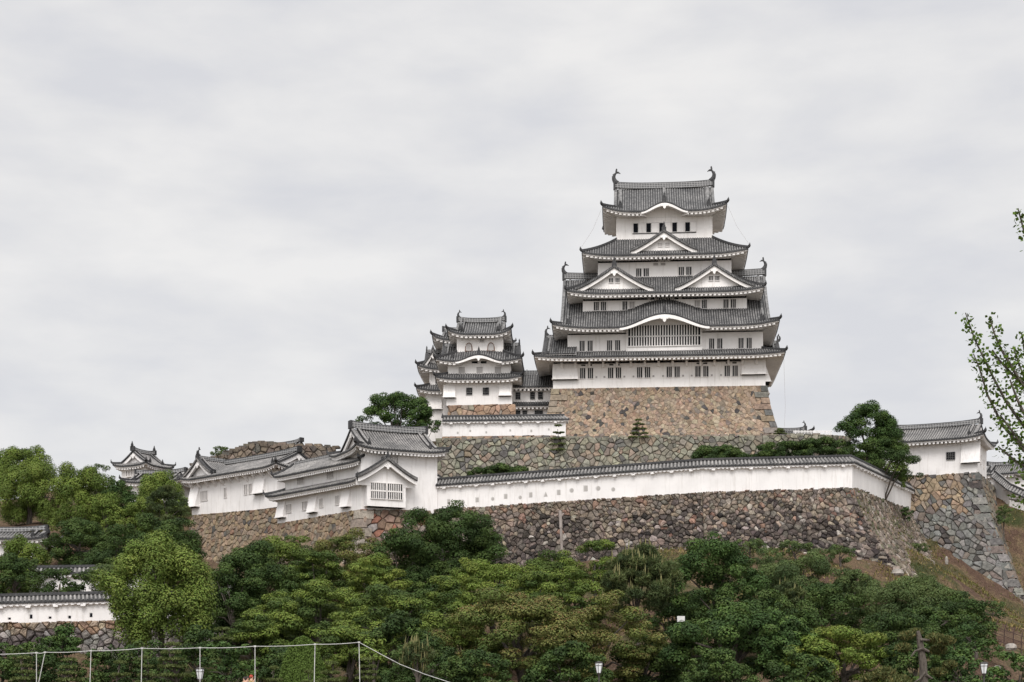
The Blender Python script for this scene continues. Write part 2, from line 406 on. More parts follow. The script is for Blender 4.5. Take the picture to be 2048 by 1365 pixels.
def gegyo(mb, x, y, z, k=1.0, m=0):
    o = [(-.75, .22), (-.55, -.05), (-.30, .0), (-.22, -.35), (0, -.55), (.22, -.35), (.30, .0), (.55, -.05), (.75, .22), (0, .45)]
    vs = [(x + a * k, y - .06, z + b * k) for a, b in o] + [(x + a * k, y + .06, z + b * k) for a, b in o]; n = len(o)
    mb.add(vs, [tuple(range(n)), tuple(range(2 * n - 1, n - 1, -1))] + [(i, i + n, (i + 1) % n + n, (i + 1) % n) for i in range(n)], m)
def shachi_at(p, sx, k, parent):
    mb = MB(); mb.T = Matrix.Translation(p) @ Matrix.Diagonal((sx * k, k, k, 1))
    body = [(-.05, 0, -.15), (.18, 0, .2), (.42, 0, .6), (.50, 0, 1.0), (.40, 0, 1.4), (.16, 0, 1.72), (-.02, 0, 1.95)]
    mb.tube(body, [.42, .45, .38, .32, .25, .17, .10], 8, squash=.8)
    def blade(pts, th=.26):
        n = len(pts); vs = [(a, -th / 2, b) for a, b in pts] + [(a, th / 2, b) for a, b in pts]
        mb.add(vs, [tuple(range(n)), tuple(range(2 * n - 1, n - 1, -1))] + [(i, i + n, (i + 1) % n + n, (i + 1) % n) for i in range(n)])
    blade([(.12, 1.65), (.22, 2.05), (.08, 2.55), (-.14, 2.45), (-.1, 1.95)])
    blade([(.05, 1.7), (.0, 2.0), (-.35, 1.98), (-.72, 1.62), (-.35, 1.72)])
    for a, b in ((.62, .3), (.78, .75), (.80, 1.15), (.66, 1.5)): blade([(a - .3, b - .18), (a + .06, b), (a - .22, b + .2)], .1)
    blade([(-.1, -.1), (-.45, .15), (-.3, .35), (.05, .3)], .5)
    mb.build('roof_ornament', 'tile_dark', parent, False)
def dormer(parent, cx, yf, yb, zb, w, h, mats=TM, pw=1.18, win=0, onik=1.0, hang=.75, tilt=None):
    """triangular gable across a roof slope; ridge runs front to back (local y)."""
    mb = MB(); wl = MB(); nr = 8
    prof = [(u, zb + h * (1 - u) ** pw + .16 * u ** 4) for u in [j / nr for j in range(nr + 1)]]
    cc = corr_cols(yf, yb, .37, .08)
    for sx in (-1, 1):
        base = len(mb.v)
        for (y, hh, mi) in cc:
            for (u, zz) in prof: mb.v.append((cx + sx * u * w, y, zz + hh)); mb.c.append((1, 1, 1))
        for i in range(len(cc) - 1):
            for j in range(nr):
                b = base + i * (nr + 1) + j; q = (b, b + nr + 1, b + nr + 2, b + 1)
                mb.f.append(q if sx < 0 else q[::-1]); mb.m.append(cc[i][2])
        vg = [(cx + sx * u * w, yf + .12, zz + .02) for u, zz in prof]
        # verge of dark tile ends with a pale ridge behind it
        vs = []; fs = []
        for (u, zz) in prof:
            vs += [(cx + sx * u * w, yf - .15, zz + .30), (cx + sx * u * w, yf - .15, zz - .16), (cx + sx * u * w, yf + .3, zz - .16), (cx + sx * u * w, yf + .3, zz + .30)]
        for i in range(nr):
            b = i * 4; fs += [(b + 1, b + 5, b + 4, b), (b + 2, b + 6, b + 5, b + 1), (b, b + 4, b + 7, b + 3)]
        fs.append((nr * 4, nr * 4 + 1, nr * 4 + 2, nr * 4 + 3))
        mb.add(vs, fs, 4)
        n2 = 26
        for i in range(n2):          # round tile ends along the verge
            u = (i + .5) / n2; zz = zb + h * (1 - u) ** pw + .16 * u ** 4
            mb.box((cx + sx * u * w, yf - .1, zz + .06), (w / n2 * .55, .3, .30), 1)
        mb.sweep([(q[0], yf + .75, q[2] + .03) for q in vg], .34, .42, 4, 1)
        oni(mb, (cx + sx * w * .985, yf + .7, prof[-1][1] + .1), .45 * onik)
        vs = []; fs = []
        for (u, zz) in prof:
            d = .56
            vs += [(cx + sx * u * w * .985, yf + .02, zz - .14), (cx + sx * u * w * .985, yf + .02, zz - d - .1), (cx + sx * u * w * .985, yf + .35, zz - d - .1)]
        for i in range(nr): b = i * 3; fs += [(b + 1, b + 4, b + 3, b), (b + 2, b + 5, b + 4, b + 1)]
        wl.add(vs, fs, 0)
        vs = []; fs = []           # underside
        for (u, zz) in prof: vs += [(cx + sx * u * w, yf, zz - .15), (cx + sx * u * w, yb, zz - .15)]
        for i in range(nr): b = i * 2; fs.append((b, b + 2, b + 3, b + 1))
        wl.add(vs, fs, 0)
    mb.sweep([(cx, yf, prof[0][1]), (cx, (yf + yb) / 2, prof[0][1]), (cx, yb, prof[0][1])], .45, .55, 3, 1)
    oni(mb, (cx, yf - .05, prof[0][1] + .1), 1.1 * onik)
    vs = [(cx - q[0] * w, yf + hang, q[1] - .2) for q in prof[::-1]] + [(cx + q[0] * w, yf + hang, q[1] - .2) for q in prof[1:]]
    vs += [(cx + w, yf + hang, zb - .8), (cx - w, yf + hang, zb - .8)]
    wl.add(vs, [tuple(range(len(vs)))], 0)
    gegyo(wl, cx, yf - .05, prof[0][1] - 1.0, .75 * onik)
    g = mb.build('gable_roof', mats, parent); w_ = wl.build('gable', mats[2], parent)
    return g
FACE = {'front': 0, 'right': math.pi / 2, 'back': math.pi, 'left': -math.pi / 2}
def window(parent, x, y, z, w, h, bars=3, rz=0.0, pane='dark', frame=.07, horiz=0, proud=.14, barw=.28, name='window', bmat='bars', hbar=None):
    """x,y: point on the wall in local coords; rz: outward facing turn (0 = facing -y)"""
    mb = MB(); mb.T = Matrix.Translation((x, y, z)) @ Matrix.Rotation(rz, 4, 'Z')
    for sx in (-1, 1): mb.box((sx * (w / 2 + frame / 2), -proud / 2, 0), (frame, proud, h + 2 * frame))
    for sz in (-1, 1): mb.box((0, -proud / 2 - .002, sz * (h / 2 + frame / 2)), (w + .01, proud + .012, frame))
    p = w / (bars + (bars + 1) * 1.0)
    slot = w / (bars + .0)
    for i in range(bars - 1):
        mb.box((-w / 2 + slot * (i + 1), -proud / 2 + .01, 0), (slot * barw, proud * .7, h))
    for i in range(horiz):
        mb.box((0, -proud / 2 - .015, -h / 2 + h * (i + 1) / (horiz + 1)), (w, proud * .75, hbar or h * .06))
    o = mb.build(name, bmat, parent)
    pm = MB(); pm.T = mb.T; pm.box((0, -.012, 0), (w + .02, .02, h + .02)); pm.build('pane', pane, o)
    return o
def pairwin(parent, x, y, z, w, h, off, **kw):
    window(parent, x - off, y, z, w, h, **kw); window(parent, x + off, y, z, w, h, **kw)
def wallbox(parent, w, d, z0, z1, m='plaster', base=None, name='wall', cx=0, cy=0):
    mb = MB(); wb, db = base or (w, d)
    vs = [(cx - wb, cy - db, z0), (cx + wb, cy - db, z0), (cx + wb, cy + db, z0), (cx - wb, cy + db, z0), (cx - w, cy - d, z1), (cx + w, cy - d, z1), (cx + w, cy + d, z1), (cx - w, cy + d, z1)]
    mb.hexa(vs); return mb.build(name, m, parent)
def chute(parent, x0, x1, yw, z0, z1, out=.9, rz=0, m='plaster', lip=.12):
    """stone-drop chute flaring out from the wall"""
    mb = MB(); mb.T = Matrix.Rotation(rz, 4, 'Z')
    vs = [(x0, yw - out, z0), (x1, yw - out, z0), (x1, yw + .05, z0), (x0, yw + .05, z0), (x0, yw - .04, z1), (x1, yw - .04, z1), (x1, yw + .05, z1), (x0, yw + .05, z1)]
    mb.hexa(vs); mb.box(((x0 + x1) / 2, yw - out / 2 - .03, z0 - lip / 2), (x1 - x0 + .2, out + .06, lip)); 
    o = mb.build('chute', m, parent)
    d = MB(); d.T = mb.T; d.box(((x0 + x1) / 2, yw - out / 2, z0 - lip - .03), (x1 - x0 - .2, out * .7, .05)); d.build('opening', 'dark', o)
    return o

# ------------------------------------------------------------------ stone walls
def clip(poly, nx, ny, d):
    out = []
    for i in range(len(poly)):
        a, b = poly[i], poly[(i + 1) % len(poly)]
        da = a[0] * nx + a[1] * ny - d; db_ = b[0] * nx + b[1] * ny - d
        if da <= 0: out.append(a)
        if (da < 0 < db_) or (db_ < 0 < da):
            t = da / (da - db_); out.append((a[0] + (b[0] - a[0]) * t, a[1] + (b[1] - a[1]) * t))
    return out
def stone_face(mb, TL, TR, BL, BR, size, pal, rng, aspect=.8, jit=.42, bulge=.12, bat=1.4, small=.25, topw=0.0, rnd=False, backcol=(.05, .042, .036), squash=1.0, patches=None, shrink=.93, vshade=None):
    TL, TR, BL, BR = map(Vector, (TL, TR, BL, BR))
    W = ((TR - TL).length + (BR - BL).length) / 2; Hh = ((TL - BL).length + (TR - BR).length) / 2
    def S(u, v, n=0.0):
        t = TL.lerp(TR, u); b = BL.lerp(BR, u); hv = max(0, v) ** bat
        return Vector((t.x + (b.x - t.x) * hv, t.y + (b.y - t.y) * hv, t.z + (b.z - t.z) * v)) + nrm * n
    nrm = (TR - TL).cross(TL - BL).normalized()
    if nrm.y > 0 and abs(nrm.y) > .2: nrm = -nrm
    nx = max(2, int(W / size)); ny = max(2, int(Hh / (size * aspect))); sx = W / nx; sy = Hh / ny
    cells = {}
    for j in range(-1, ny + 1):
        for i in range(-1, nx + 1):
            o = .5 if j % 2 else 0
            L_ = [((i + .5 + o + rng.uniform(-jit, jit)) * sx, (j + .5 + rng.uniform(-jit, jit)) * sy)]
            for _q in range(int(small) + (rng.random() < small % 1)): L_.append((L_[0][0] + rng.uniform(.3, .6) * sx * rng.choice((-1, 1)), L_[0][1] + rng.uniform(.3, .5) * sy * rng.choice((-1, 1))))
            cells[i, j] = L_
    for (i, j), seeds in cells.items():
        for si, sd in enumerate(seeds):
            poly = [(0, 0), (W, 0), (W, Hh), (0, Hh)]
            for di in (-2, -1, 0, 1, 2):
                for dj in (-2, -1, 0, 1, 2):
                    for oj, o in enumerate(cells.get((i + di, j + dj), ())):
                        if di == dj == 0 and oj == si: continue
                        dx, dy = o[0] - sd[0], o[1] - sd[1]; l = math.hypot(dx, dy)
                        if l < 1e-4: continue
                        dx /= l; dy /= l
                        poly = clip(poly, dx, dy, (o[0] + sd[0]) / 2 * dx + (o[1] + sd[1]) / 2 * dy)
                        if len(poly) < 3: break
                    if len(poly) < 3: break
                if len(poly) < 3: break
            if len(poly) < 3: continue
            cx = sum(p[0] for p in poly) / len(poly); cy = sum(p[1] for p in poly) / len(poly)
            ar = abs(sum(poly[k][0] * poly[(k + 1) % len(poly)][1] - poly[(k + 1) % len(poly)][0] * poly[k][1] for k in range(len(poly)))) / 2
            if ar < size * size * .012: continue
            if rnd:     # rounder boulders: cut the corners
                q = []
                for k in range(len(poly)):
                    a, b = poly[k], poly[(k + 1) % len(poly)]
                    f_ = rng.uniform(.03, .15); q += [(a[0] * (1 - f_) + b[0] * f_, a[1] * (1 - f_) + b[1] * f_), (a[0] * f_ + b[0] * (1 - f_), a[1] * f_ + b[1] * (1 - f_))]
                poly = [(cx + (p[0] - cx) * w_, cy + (p[1] - cy) * w_) for p in q for w_ in (rng.uniform(.90, 1.0),)]
                ox, oy = rng.uniform(-.18, .18) * math.sqrt(ar), rng.uniform(-.18, .18) * math.sqrt(ar)
            r = math.sqrt(ar); v_ = cy / Hh; u_ = cx / W
            c = pal(rng, u_, v_)
            tx, ty = rng.uniform(-.12, .12), rng.uniform(-.12, .12); bl = bulge * rng.uniform(.5, 1.5)
            rings = ((1.0 * shrink + .03, -.12), (shrink, bl * .35), (shrink * .80, bl), ) if not rnd else ((1.0, -.2), (.965, bl * .5), (.80, bl * 1.1), (.40, bl * 1.25))
            vs = []; n = len(poly)
            for sc, dep in rings:
                for p in poly:
                    a = cx + (p[0] - cx) * sc; b = cy + (p[1] - cy) * sc
                    if rnd: a += ox * (1 - sc); b += oy * (1 - sc)
                    e = dep + (tx * (a - cx) + ty * (b - cy)) * (dep > 0) + rng.uniform(-.02, .02) * (2.6 if rnd else 1)
                    tz = topw * (1 - min(1, b / (size * 1.2)))
                    q = S(a / W, b / Hh, e); vs.append(q)
            fs = []
            for k in range(len(rings) - 1):
                for i2 in range(n): fs.append((k * n + i2, k * n + (i2 + 1) % n, (k + 1) * n + (i2 + 1) % n, (k + 1) * n + i2))
            fs.append(tuple(range((len(rings) - 1) * n, len(rings) * n)))
            mb.add(vs, fs, 0, c)
    m = 14; vs = [S(i / m, j / m, -.10) for j in range(m + 1) for i in range(m + 1)]
    mb.add(vs, [(j * (m + 1) + i, j * (m + 1) + i + 1, (j + 1) * (m + 1) + i + 1, (j + 1) * (m + 1) + i) for j in range(m) for i in range(m)], 0, backcol)
def jitc(c, rng, a=.12):
    k = 1 + rng.uniform(-a * 1.6, a * 1.6); return tuple(max(0, x * k * (1 + rng.uniform(-a, a) * .35)) for x in c)
def pick(opts, k=.92, d=.16):
    opts = [(w, tuple((x + (sum(c) / 3 - x) * d) * k for x in c)) for w, c in opts]
    def f(rng, u, v):
        r = rng.random() * sum(w for w, c in opts)
        for w, c in opts:
            r -= w
            if r <= 0: return jitc(c, rng)
        return jitc(opts[-1][1], rng)
    return f
def tone(c, k=1.0, d=.08):
    m = sum(c) / 3; return tuple((x + (m - x) * d) * k for x in c)
def pickd(o): return pick([(w, tone(c)) for w, c in o])
pal_keep = pickd([(46, (.355, .248, .165)), (22, (.33, .25, .175)), (14, (.39, .30, .205)), (5, (.31, .205, .13)), (5, (.085, .078, .074)), (6, (.20, .165, .135))])
pal_tan = pickd([(4, (.36, .25, .16)), (3, (.31, .24, .175)), (2, (.27, .20, .15)), (1, (.38, .30, .21))])
pal_grn = pickd([(28, (.245, .232, .175)), (22, (.295, .282, .205)), (16, (.19, .172, .14)), (14, (.26, .21, .16)), (7, (.29, .215, .15)), (8, (.14, .132, .12))])
pal_gry = pickd([(4, (.185, .178, .165)), (3, (.14, .135, .126)), (2, (.23, .215, .195)), (2, (.17, .135, .115)), (1.3, (.075, .066, .062))])
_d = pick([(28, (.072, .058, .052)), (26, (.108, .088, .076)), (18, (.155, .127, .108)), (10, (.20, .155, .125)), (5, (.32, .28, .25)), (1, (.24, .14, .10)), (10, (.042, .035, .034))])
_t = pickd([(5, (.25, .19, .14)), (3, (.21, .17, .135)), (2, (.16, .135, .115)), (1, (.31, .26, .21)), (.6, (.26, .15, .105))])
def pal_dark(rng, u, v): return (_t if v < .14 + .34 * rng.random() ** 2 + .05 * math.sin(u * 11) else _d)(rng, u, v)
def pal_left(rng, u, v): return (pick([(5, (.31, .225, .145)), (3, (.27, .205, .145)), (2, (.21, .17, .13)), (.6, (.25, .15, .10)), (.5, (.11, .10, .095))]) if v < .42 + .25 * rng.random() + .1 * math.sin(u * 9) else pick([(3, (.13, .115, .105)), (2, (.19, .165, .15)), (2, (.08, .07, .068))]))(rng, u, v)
def corner_stones(mb, T, B, dA, dB, n, L1, L2, pal, rng, bat=1.4, th=.15):
    T = Vector(T); B = Vector(B); dA = Vector(dA).normalized(); dB = Vector(dB).normalized()
    def S(v): hv = v ** bat; return Vector((T.x + (B.x - T.x) * hv, T.y + (B.y - T.y) * hv, T.z + (B.z - T.z) * v))
    for i in range(n):
        la, lb = (L1, L2) if i % 2 else (L2, L1); la *= rng.uniform(.8, 1.15); lb *= rng.uniform(.85, 1.1)
        a = S(i / n + .004); b = S((i + 1) / n - .004); o = (-dA - dB) * th * rng.uniform(.7, 1.1)
        vs = []
        for q in (b, a):
            vs += [q + o, q + o + dA * la, q + o + dA * la + dB * lb, q + o + dB * lb]
        mb.hexa([v for v in vs], 0, pal(rng, 0, 0))
def stone_obj(mb, label, cat='stone wall', mat_='stone', group=None, name='stone_wall'):
    o = mb.build('stonework', mat_); o.name = name; o.data.name = name
    return tag(o, label, cat, group)

# ------------------------------------------------------------------ ground, hill, terraces
gm = MB(); gm.add([(-3000, -200, -.3), (3000, -200, -.3), (3000, 5000, -.3), (-3000, 5000, -.3)], [(0, 1, 2, 3)])
tag(gm.build('ground', 'gravel'), kind='structure')
ctrl = []
def cp(px, py, Y): ctrl.append((X(px, Y), Y, Z(py, Y)))
for x in (-95, -50, -15, 20, 55, 95): ctrl.append((x, 88, .1 if x < 60 else .6)); ctrl.append((x, 108, 1.0))
for x in (-70, -30, 10, 45): ctrl.append((x, 130, 3.0))
ctrl += [(70, 130, 3.5), (110, 140, 4), (-60, 146, 6.5), (-30, 150, 7.5), (0, 150, 7), (30, 150, 7.5), (60, 150, 7.0), (-55, 165, 11), (-15, 165, 11), (20, 165, 12), (45, 165, 12.2)]
for a in ((1126, 1139, 182), (1400, 1112, 180), (1560, 1110, 181), (1700, 1118, 182), (1800, 1150, 182), (900, 1180, 193), (555, 1150, 203), (400, 1150, 226),
          (1846, 1030, 236), (1850, 1075, 226), (1872, 1068, 231), (1960, 1132, 223), (2048, 1197, 216), (2100, 1260, 211), (2000, 1225, 190), (2048, 1265, 165), (1900, 1190, 192),
          (100, 1180, 162), (0, 1110, 185), (200, 1060, 205), (300, 975, 250), (200, 975, 250), (1830, 1110, 200), (1950, 1290, 130), (1880, 1140, 205)): cp(*a)
ctrl += [(76.5, 243, 33), (78, 237, 30.5), (84, 231, 26.5), (96, 242, 27), (110, 250, 24), (88, 214, 13), (82, 222, 19), (120, 180, 6), (125, 240, 16), (-110, 170, 9), (-110, 230, 22), (-95, 270, 25), (-30, 235, 24), (0, 222, 22), (30, 225, 23), (25, 250, 24), (60, 262, 22), (95, 275, 22), (-40, 275, 26), (0, 290, 20), (60, 300, 14), (-80, 310, 14), (0, 340, 0), (80, 340, 0), (-120, 340, 0), (150, 120, 0), (-150, 120, 0), (150, 300, 0), (-160, 250, 5)]
cA = np.array(ctrl)
def tps(d): return np.where(d > 1e-6, d * d * np.log(np.maximum(d, 1e-6)), 0)
n_ = len(cA); K_ = tps(np.linalg.norm(cA[:, None, :2] - cA[None, :, :2], axis=2)) + np.eye(n_) * 15
Pm = np.hstack([np.ones((n_, 1)), cA[:, :2]]); A_ = np.block([[K_, Pm], [Pm.T, np.zeros((3, 3))]])
wts = np.linalg.solve(A_, np.concatenate([cA[:, 2], np.zeros(3)]))
def hz(x, y):
    q = np.stack([np.ravel(x), np.ravel(y)], 1).astype(float)
    r = tps(np.linalg.norm(q[:, None, :] - cA[None, :, :2], axis=2)) @ wts[:n_] + wts[n_] + q @ wts[n_ + 1:]
    f = np.clip((q[:, 1] - 86) / 8, 0, 1) * np.clip((175 - abs(q[:, 0])) / 30, 0, 1) * np.clip((370 - q[:, 1]) / 40, 0, 1)
    b = .35 * np.sin(q[:, 0] * .31 + 1) * np.cos(q[:, 1] * .27) + .18 * np.sin(q[:, 0] * .9 + q[:, 1] * .4) + .1 * np.sin(q[:, 0] * 2.1) * np.sin(q[:, 1] * 1.7)
    return -.6 + (np.maximum(r, -.3) + b + .6) * f
def ground_z(x, y): return float(hz(np.array([x]), np.array([y]))[0])
gx, gy = np.meshgrid(np.arange(-176, 177, 1.6), np.arange(85, 372, 1.6)); gz = hz(gx, gy)
me = bpy.data.meshes.new('hill'); nxg, nyg = gx.shape[1], gx.shape[0]
me.from_pydata(np.stack([gx.ravel(), gy.ravel(), gz.ravel()], 1).tolist(), [], [(j * nxg + i, j * nxg + i + 1, (j + 1) * nxg + i + 1, (j + 1) * nxg + i) for j in range(nyg - 1) for i in range(nxg - 1)])
me.materials.append(M['soil']); me.polygons.foreach_set('use_smooth', [True] * len(me.polygons))
hill = bpy.data.objects.new('hill', me); C.objects.link(hill); tag(hill, kind='structure')
def terrace(pts, zt, zb):
    mb = MB(); n = len(pts)
    mb.add([(x, y, zt) for x, y in pts] + [(x, y, zb) for x, y in pts], [tuple(range(n)), tuple(range(2 * n - 1, n - 1, -1))] + [(i, i + n, (i + 1) % n + n, (i + 1) % n) for i in range(n)])
    tag(mb.build('terrace', 'soil'), kind='structure')
terrace([(-19, 200), (-9, 204), (22.8, 189.5), (41, 193), (61, 238), (60, 260), (-10, 235), (-30, 222)], 26.2, 12)
terrace([(-10, 223.5), (44, 222.5), (47, 232), (60, 236), (64, 262), (20, 276), (-48, 276), (-49, 249), (-12, 249)], 38.5, 22)
terrace([(57, 235), (68, 229.5), (74, 244), (62, 252)], 34.6, 14)
terrace([(-33.5, 223.5), (-47, 236), (-40, 245), (-14, 215), (-18, 207)], 29.3, 18)

# ------------------------------------------------------------------ stone walls
rg = random.Random(5)
mb = MB()      # dark rubble wall under the long white wall
TLa, TMa, TRa, TEa = P(868, 1020, 202), P(1405, 986, 188), P(1705, 977, 192), P(1847, 1033, 240)
BLa, BMa, BRa, BEa = Vector((-12, 195.5, 11)), Vector((22.2, 179.5, 14)), P(1835, 1190, 182), Vector((68, 235, 20))
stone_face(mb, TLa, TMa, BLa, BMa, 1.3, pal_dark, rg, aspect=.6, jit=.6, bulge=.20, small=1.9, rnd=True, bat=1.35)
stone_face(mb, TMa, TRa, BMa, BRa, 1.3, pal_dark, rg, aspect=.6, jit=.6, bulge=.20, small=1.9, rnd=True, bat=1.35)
stone_face(mb, TRa, TEa, BRa, BEa, 1.3, pick([(3, (.19, .145, .11)), (2, (.14, .115, .09)), (1, (.12, .12, .07)), (1.5, (.26, .22, .185))]), rg, aspect=.5, jit=.5, bulge=.25, small=.9, bat=1.35, rnd=True, backcol=(.085, .07, .045))
corner_stones(mb, TRa + Vector((0, 0, -.2)), BRa, (TMa - TRa), (TEa - TRa), 14, 2.4, 1.3, pick([(3, (.12, .095, .085)), (2, (.20, .16, .14)), (1, (.26, .13, .085)), (1, (.3, .25, .21))]), rg, bat=1.35, th=.26)
for k in range(9):
    q = P(1715 + k * 11 + rg.uniform(-4, 4), 1128 + rg.uniform(-14, 10), 181.2); s_ = rg.uniform(.25, .5)
    mb.hexa([(q.x + a * s_ * rg.uniform(.7, 1.2), q.y + b * s_ * .6, q.z + c * s_ * rg.uniform(.3, .6)) for c in (-1, 1) for a, b in ((-1, -1), (1, -1), (1, 1), (-1, 1))], 0, jitc((.26, .22, .19), rg))
stone_obj(mb, 'dark rubble stone wall under the long sloping white wall', mat_='stone_rubble')
mb = MB()      # left retaining wall
cT = P(722, 1020, 198); cB = Vector((cT.x - 2.0, cT.y - 4.5, 13.0))
cT += Vector((-.12, -.32, 0)); gl = P(553, 1049, 213.5); gl += Vector((-.2, -.17, 0)); gB = gl + Vector((-3.2, -3.0, -15))
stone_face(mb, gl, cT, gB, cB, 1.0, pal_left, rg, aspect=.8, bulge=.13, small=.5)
stone_face(mb, cT, P(885, 1021, 203), cB, Vector((-9.5, 196.5, 13.0)), 1.25, pick([(3, (.26, .17, .125)), (2, (.22, .165, .13)), (1, (.30, .13, .085)), (1, (.26, .23, .20))]), rg, aspect=.8, bulge=.18, small=.6)
corner_stones(mb, cT + Vector((0, 0, -.05)), cB, (gl - cT), Vector((9.7, 4.2, 0)), 11, 1.9, 1.3, pick([(3, (.36, .31, .25)), (2, (.32, .27, .22))]), rg, th=.26)
lr = P(700, 1004, 211); ll = P(383, 1031, 236)
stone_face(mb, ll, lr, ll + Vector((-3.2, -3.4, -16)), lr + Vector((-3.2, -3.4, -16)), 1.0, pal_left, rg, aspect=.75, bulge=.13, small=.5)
stone_obj(mb, 'brown stone retaining wall under the white left gallery and tower')
mb = MB()      # green grey upper wall
stone_face(mb, P(872, 880, 222), P(1658, 870, 221), P(868, 1030, 218.5), P(1662, 1030, 217.5), 1.15, pal_grn, rg, aspect=.75, bulge=.16, small=.8, jit=.52, shrink=.94)
for i in range(46):
    u = i / 46; q = P(878, 880, 222).lerp(P(1650, 870, 221), u); mb.box((q.x, q.y + .5, q.z + .05), (rg.uniform(.7, 1.2), 1.0, rg.uniform(.2, .55)), 0, 0, pal_grn(rg, 0, 0))
stone_face(mb, P(1658, 870, 221), P(1700, 873, 236), P(1662, 1030, 217.5), P(1704, 1030, 234), 1.1, pal_grn, rg, bulge=.2)
stone_obj(mb, 'greenish grey rubble terrace wall below the main keep base', mat_='stone')
kc = Vector((24.15, 249.5, 0)); krz = R(-4.5); kx = Vector((math.cos(krz), math.sin(krz), 0)); ky = Vector((-math.sin(krz), math.cos(krz), 0))
def K3(x, y, z): return kc + kx * x + ky * y + Vector((0, 0, z))
mb = MB()      # keep base
kT = 49.45; a0, a1, c0, c1 = -17.15, 15.3, -9.6, 9.6
stone_face(mb, K3(a0, c0, kT), K3(a1, c0, kT), K3(a0 - 3.4, c0 - 3.6, 38.0), K3(a1 + 3.0, c0 - 3.6, 38.0), .8, pal_keep, rg, aspect=.8, bulge=.05, small=.6, bat=1.5, backcol=(.26, .215, .17), shrink=.975)
stone_face(mb, K3(a1, c0, kT), K3(a1, c1, kT), K3(a1 + 3.0, c0 - 3.6, 38.0), K3(a1 + 3.0, c1 + 3, 38.0), .8, pal_keep, rg, aspect=.85, bulge=.09, small=.4, bat=1.5, backcol=(.14, .11, .085))
stone_face(mb, K3(a0, c1, kT), K3(a0, c0, kT), K3(a0 - 3.4, c1 + 3, 38.0), K3(a0 - 3.4, c0 - 3.6, 38.0), 1.1, pal_keep, rg, aspect=.85, bulge=.09, small=.4, bat=1.5, backcol=(.14, .11, .085))
corner_stones(mb, K3(a1, c0, kT), K3(a1 + 3.0, c0 - 3.6, 38.0), -kx, ky, 12, 2.3, 1.2, pick([(3, (.30, .215, .15)), (2, (.20, .185, .165)), (2, (.13, .125, .12)), (1, (.34, .29, .22))]), rg, bat=1.5, th=.26)
corner_stones(mb, K3(a0, c0, kT), K3(a0 - 3.4, c0 - 3.6, 38.0), kx, ky, 12, 2.3, 1.2, pal_tan, rg, bat=1.5, th=.26)
stone_obj(mb, 'tan stone base with scattered dark stones carrying the tall main keep')
mb = MB()      # base of the lesser keep
g0, g1 = P(896, 811, 244.6), P(1031, 808, 243.8)
stone_face(mb, g0, g1, g0 + Vector((-.8, -1.2, -9.5)), g1 + Vector((.9, -1.2, -9.5)), 1.5, pick([(4, (.36, .24, .16)), (2, (.27, .23, .18)), (1, (.30, .19, .13))]), rg, aspect=.75, bulge=.1, small=.6, backcol=(.2, .17, .14))
stone_obj(mb, 'low tan stone base under the smaller three-tier keep')
mb = MB()
stone_face(mb, P(884, 873, 225.7), P(1112, 871, 225.7), P(883, 890, 225.3), P(1113, 890, 225.3), 1.5, pick([(4, (.36, .24, .16)), (2, (.30, .24, .18)), (1, (.17, .16, .15))]), rg, aspect=.7, bulge=.1)
stone_obj(mb, 'thin tan stone footing under the level white wall left of the keep')
mb = MB()      # ruin behind the long gallery
tp = [P(388, 929, 246), P(450, 907, 247), P(511, 885, 248), P(560, 889, 248), P(672, 894, 248)]
bt = [P(350, 1120, 240), P(440, 1120, 241), Vector((-39, 243, 24)), Vector((-36, 243, 24)), Vector((-27, 243, 24))]
pr = pick([(3, (.17, .135, .105)), (2, (.21, .165, .125)), (1, (.12, .105, .09))])
for i in range(4): stone_face(mb, tp[i], tp[i + 1], bt[i], bt[i + 1], 1.35, pr, rg, aspect=.6, bulge=.2, small=.3, jit=.3)
for i in range(26):
    u = i / 25 * 3.999; k = int(u); q = tp[k].lerp(tp[k + 1], u - k); mb.box((q.x, q.y + .6, q.z), (rg.uniform(.9, 1.6), 1.5, rg.uniform(.3, .7)), 0, rg.uniform(-.2, .2), pr(rg, 0, 0))
stone_face(mb, tp[0] + Vector((-5, 14, 0)), tp[0], bt[0] + Vector((-6, 14, 0)), bt[0], 1.4, pr, rg, aspect=.6, bulge=.2)
stone_obj(mb, 'weathered brown stone bastion rising behind the long white gallery roof')
mb = MB()      # grey corner bastion on the right
T2 = P(1955, 945, 228); B2 = P(2080, 1262, 212); dl = Vector((-.906, .42, 0)); dr = Vector((.42, .906, 0))
def pal_bast(rng, u, v): return (pick([(4, (.30, .215, .14)), (2, (.25, .20, .15)), (1, (.13, .125, .12)), (1, (.33, .25, .16))]) if v < .20 + .06 * rng.random() and u < .84 else pal_gry)(rng, u, v)
stone_face(mb, T2 + dl * 15.5, T2, B2 + dl * 30 + Vector((0, 0, 0)), B2, 1.55, pal_bast, rg, aspect=.75, bulge=.2, small=1.0, bat=1.25, jit=.52, shrink=.95)
stone_face(mb, T2, T2 + dr * 16, B2, B2 + dr * 26, 1.4, pick([(3, (.17, .15, .115)), (2, (.20, .15, .10)), (1, (.10, .10, .09))]), rg, aspect=.8, bulge=.2, small=.4, bat=1.25)
corner_stones(mb, T2, B2, dl, dr, 19, 2.2, 1.3, pal_gry, rg, bat=1.25, th=.26)
stone_obj(mb, 'tall grey stone corner bastion under the right-hand turret')
mb = MB()      # lower left wall
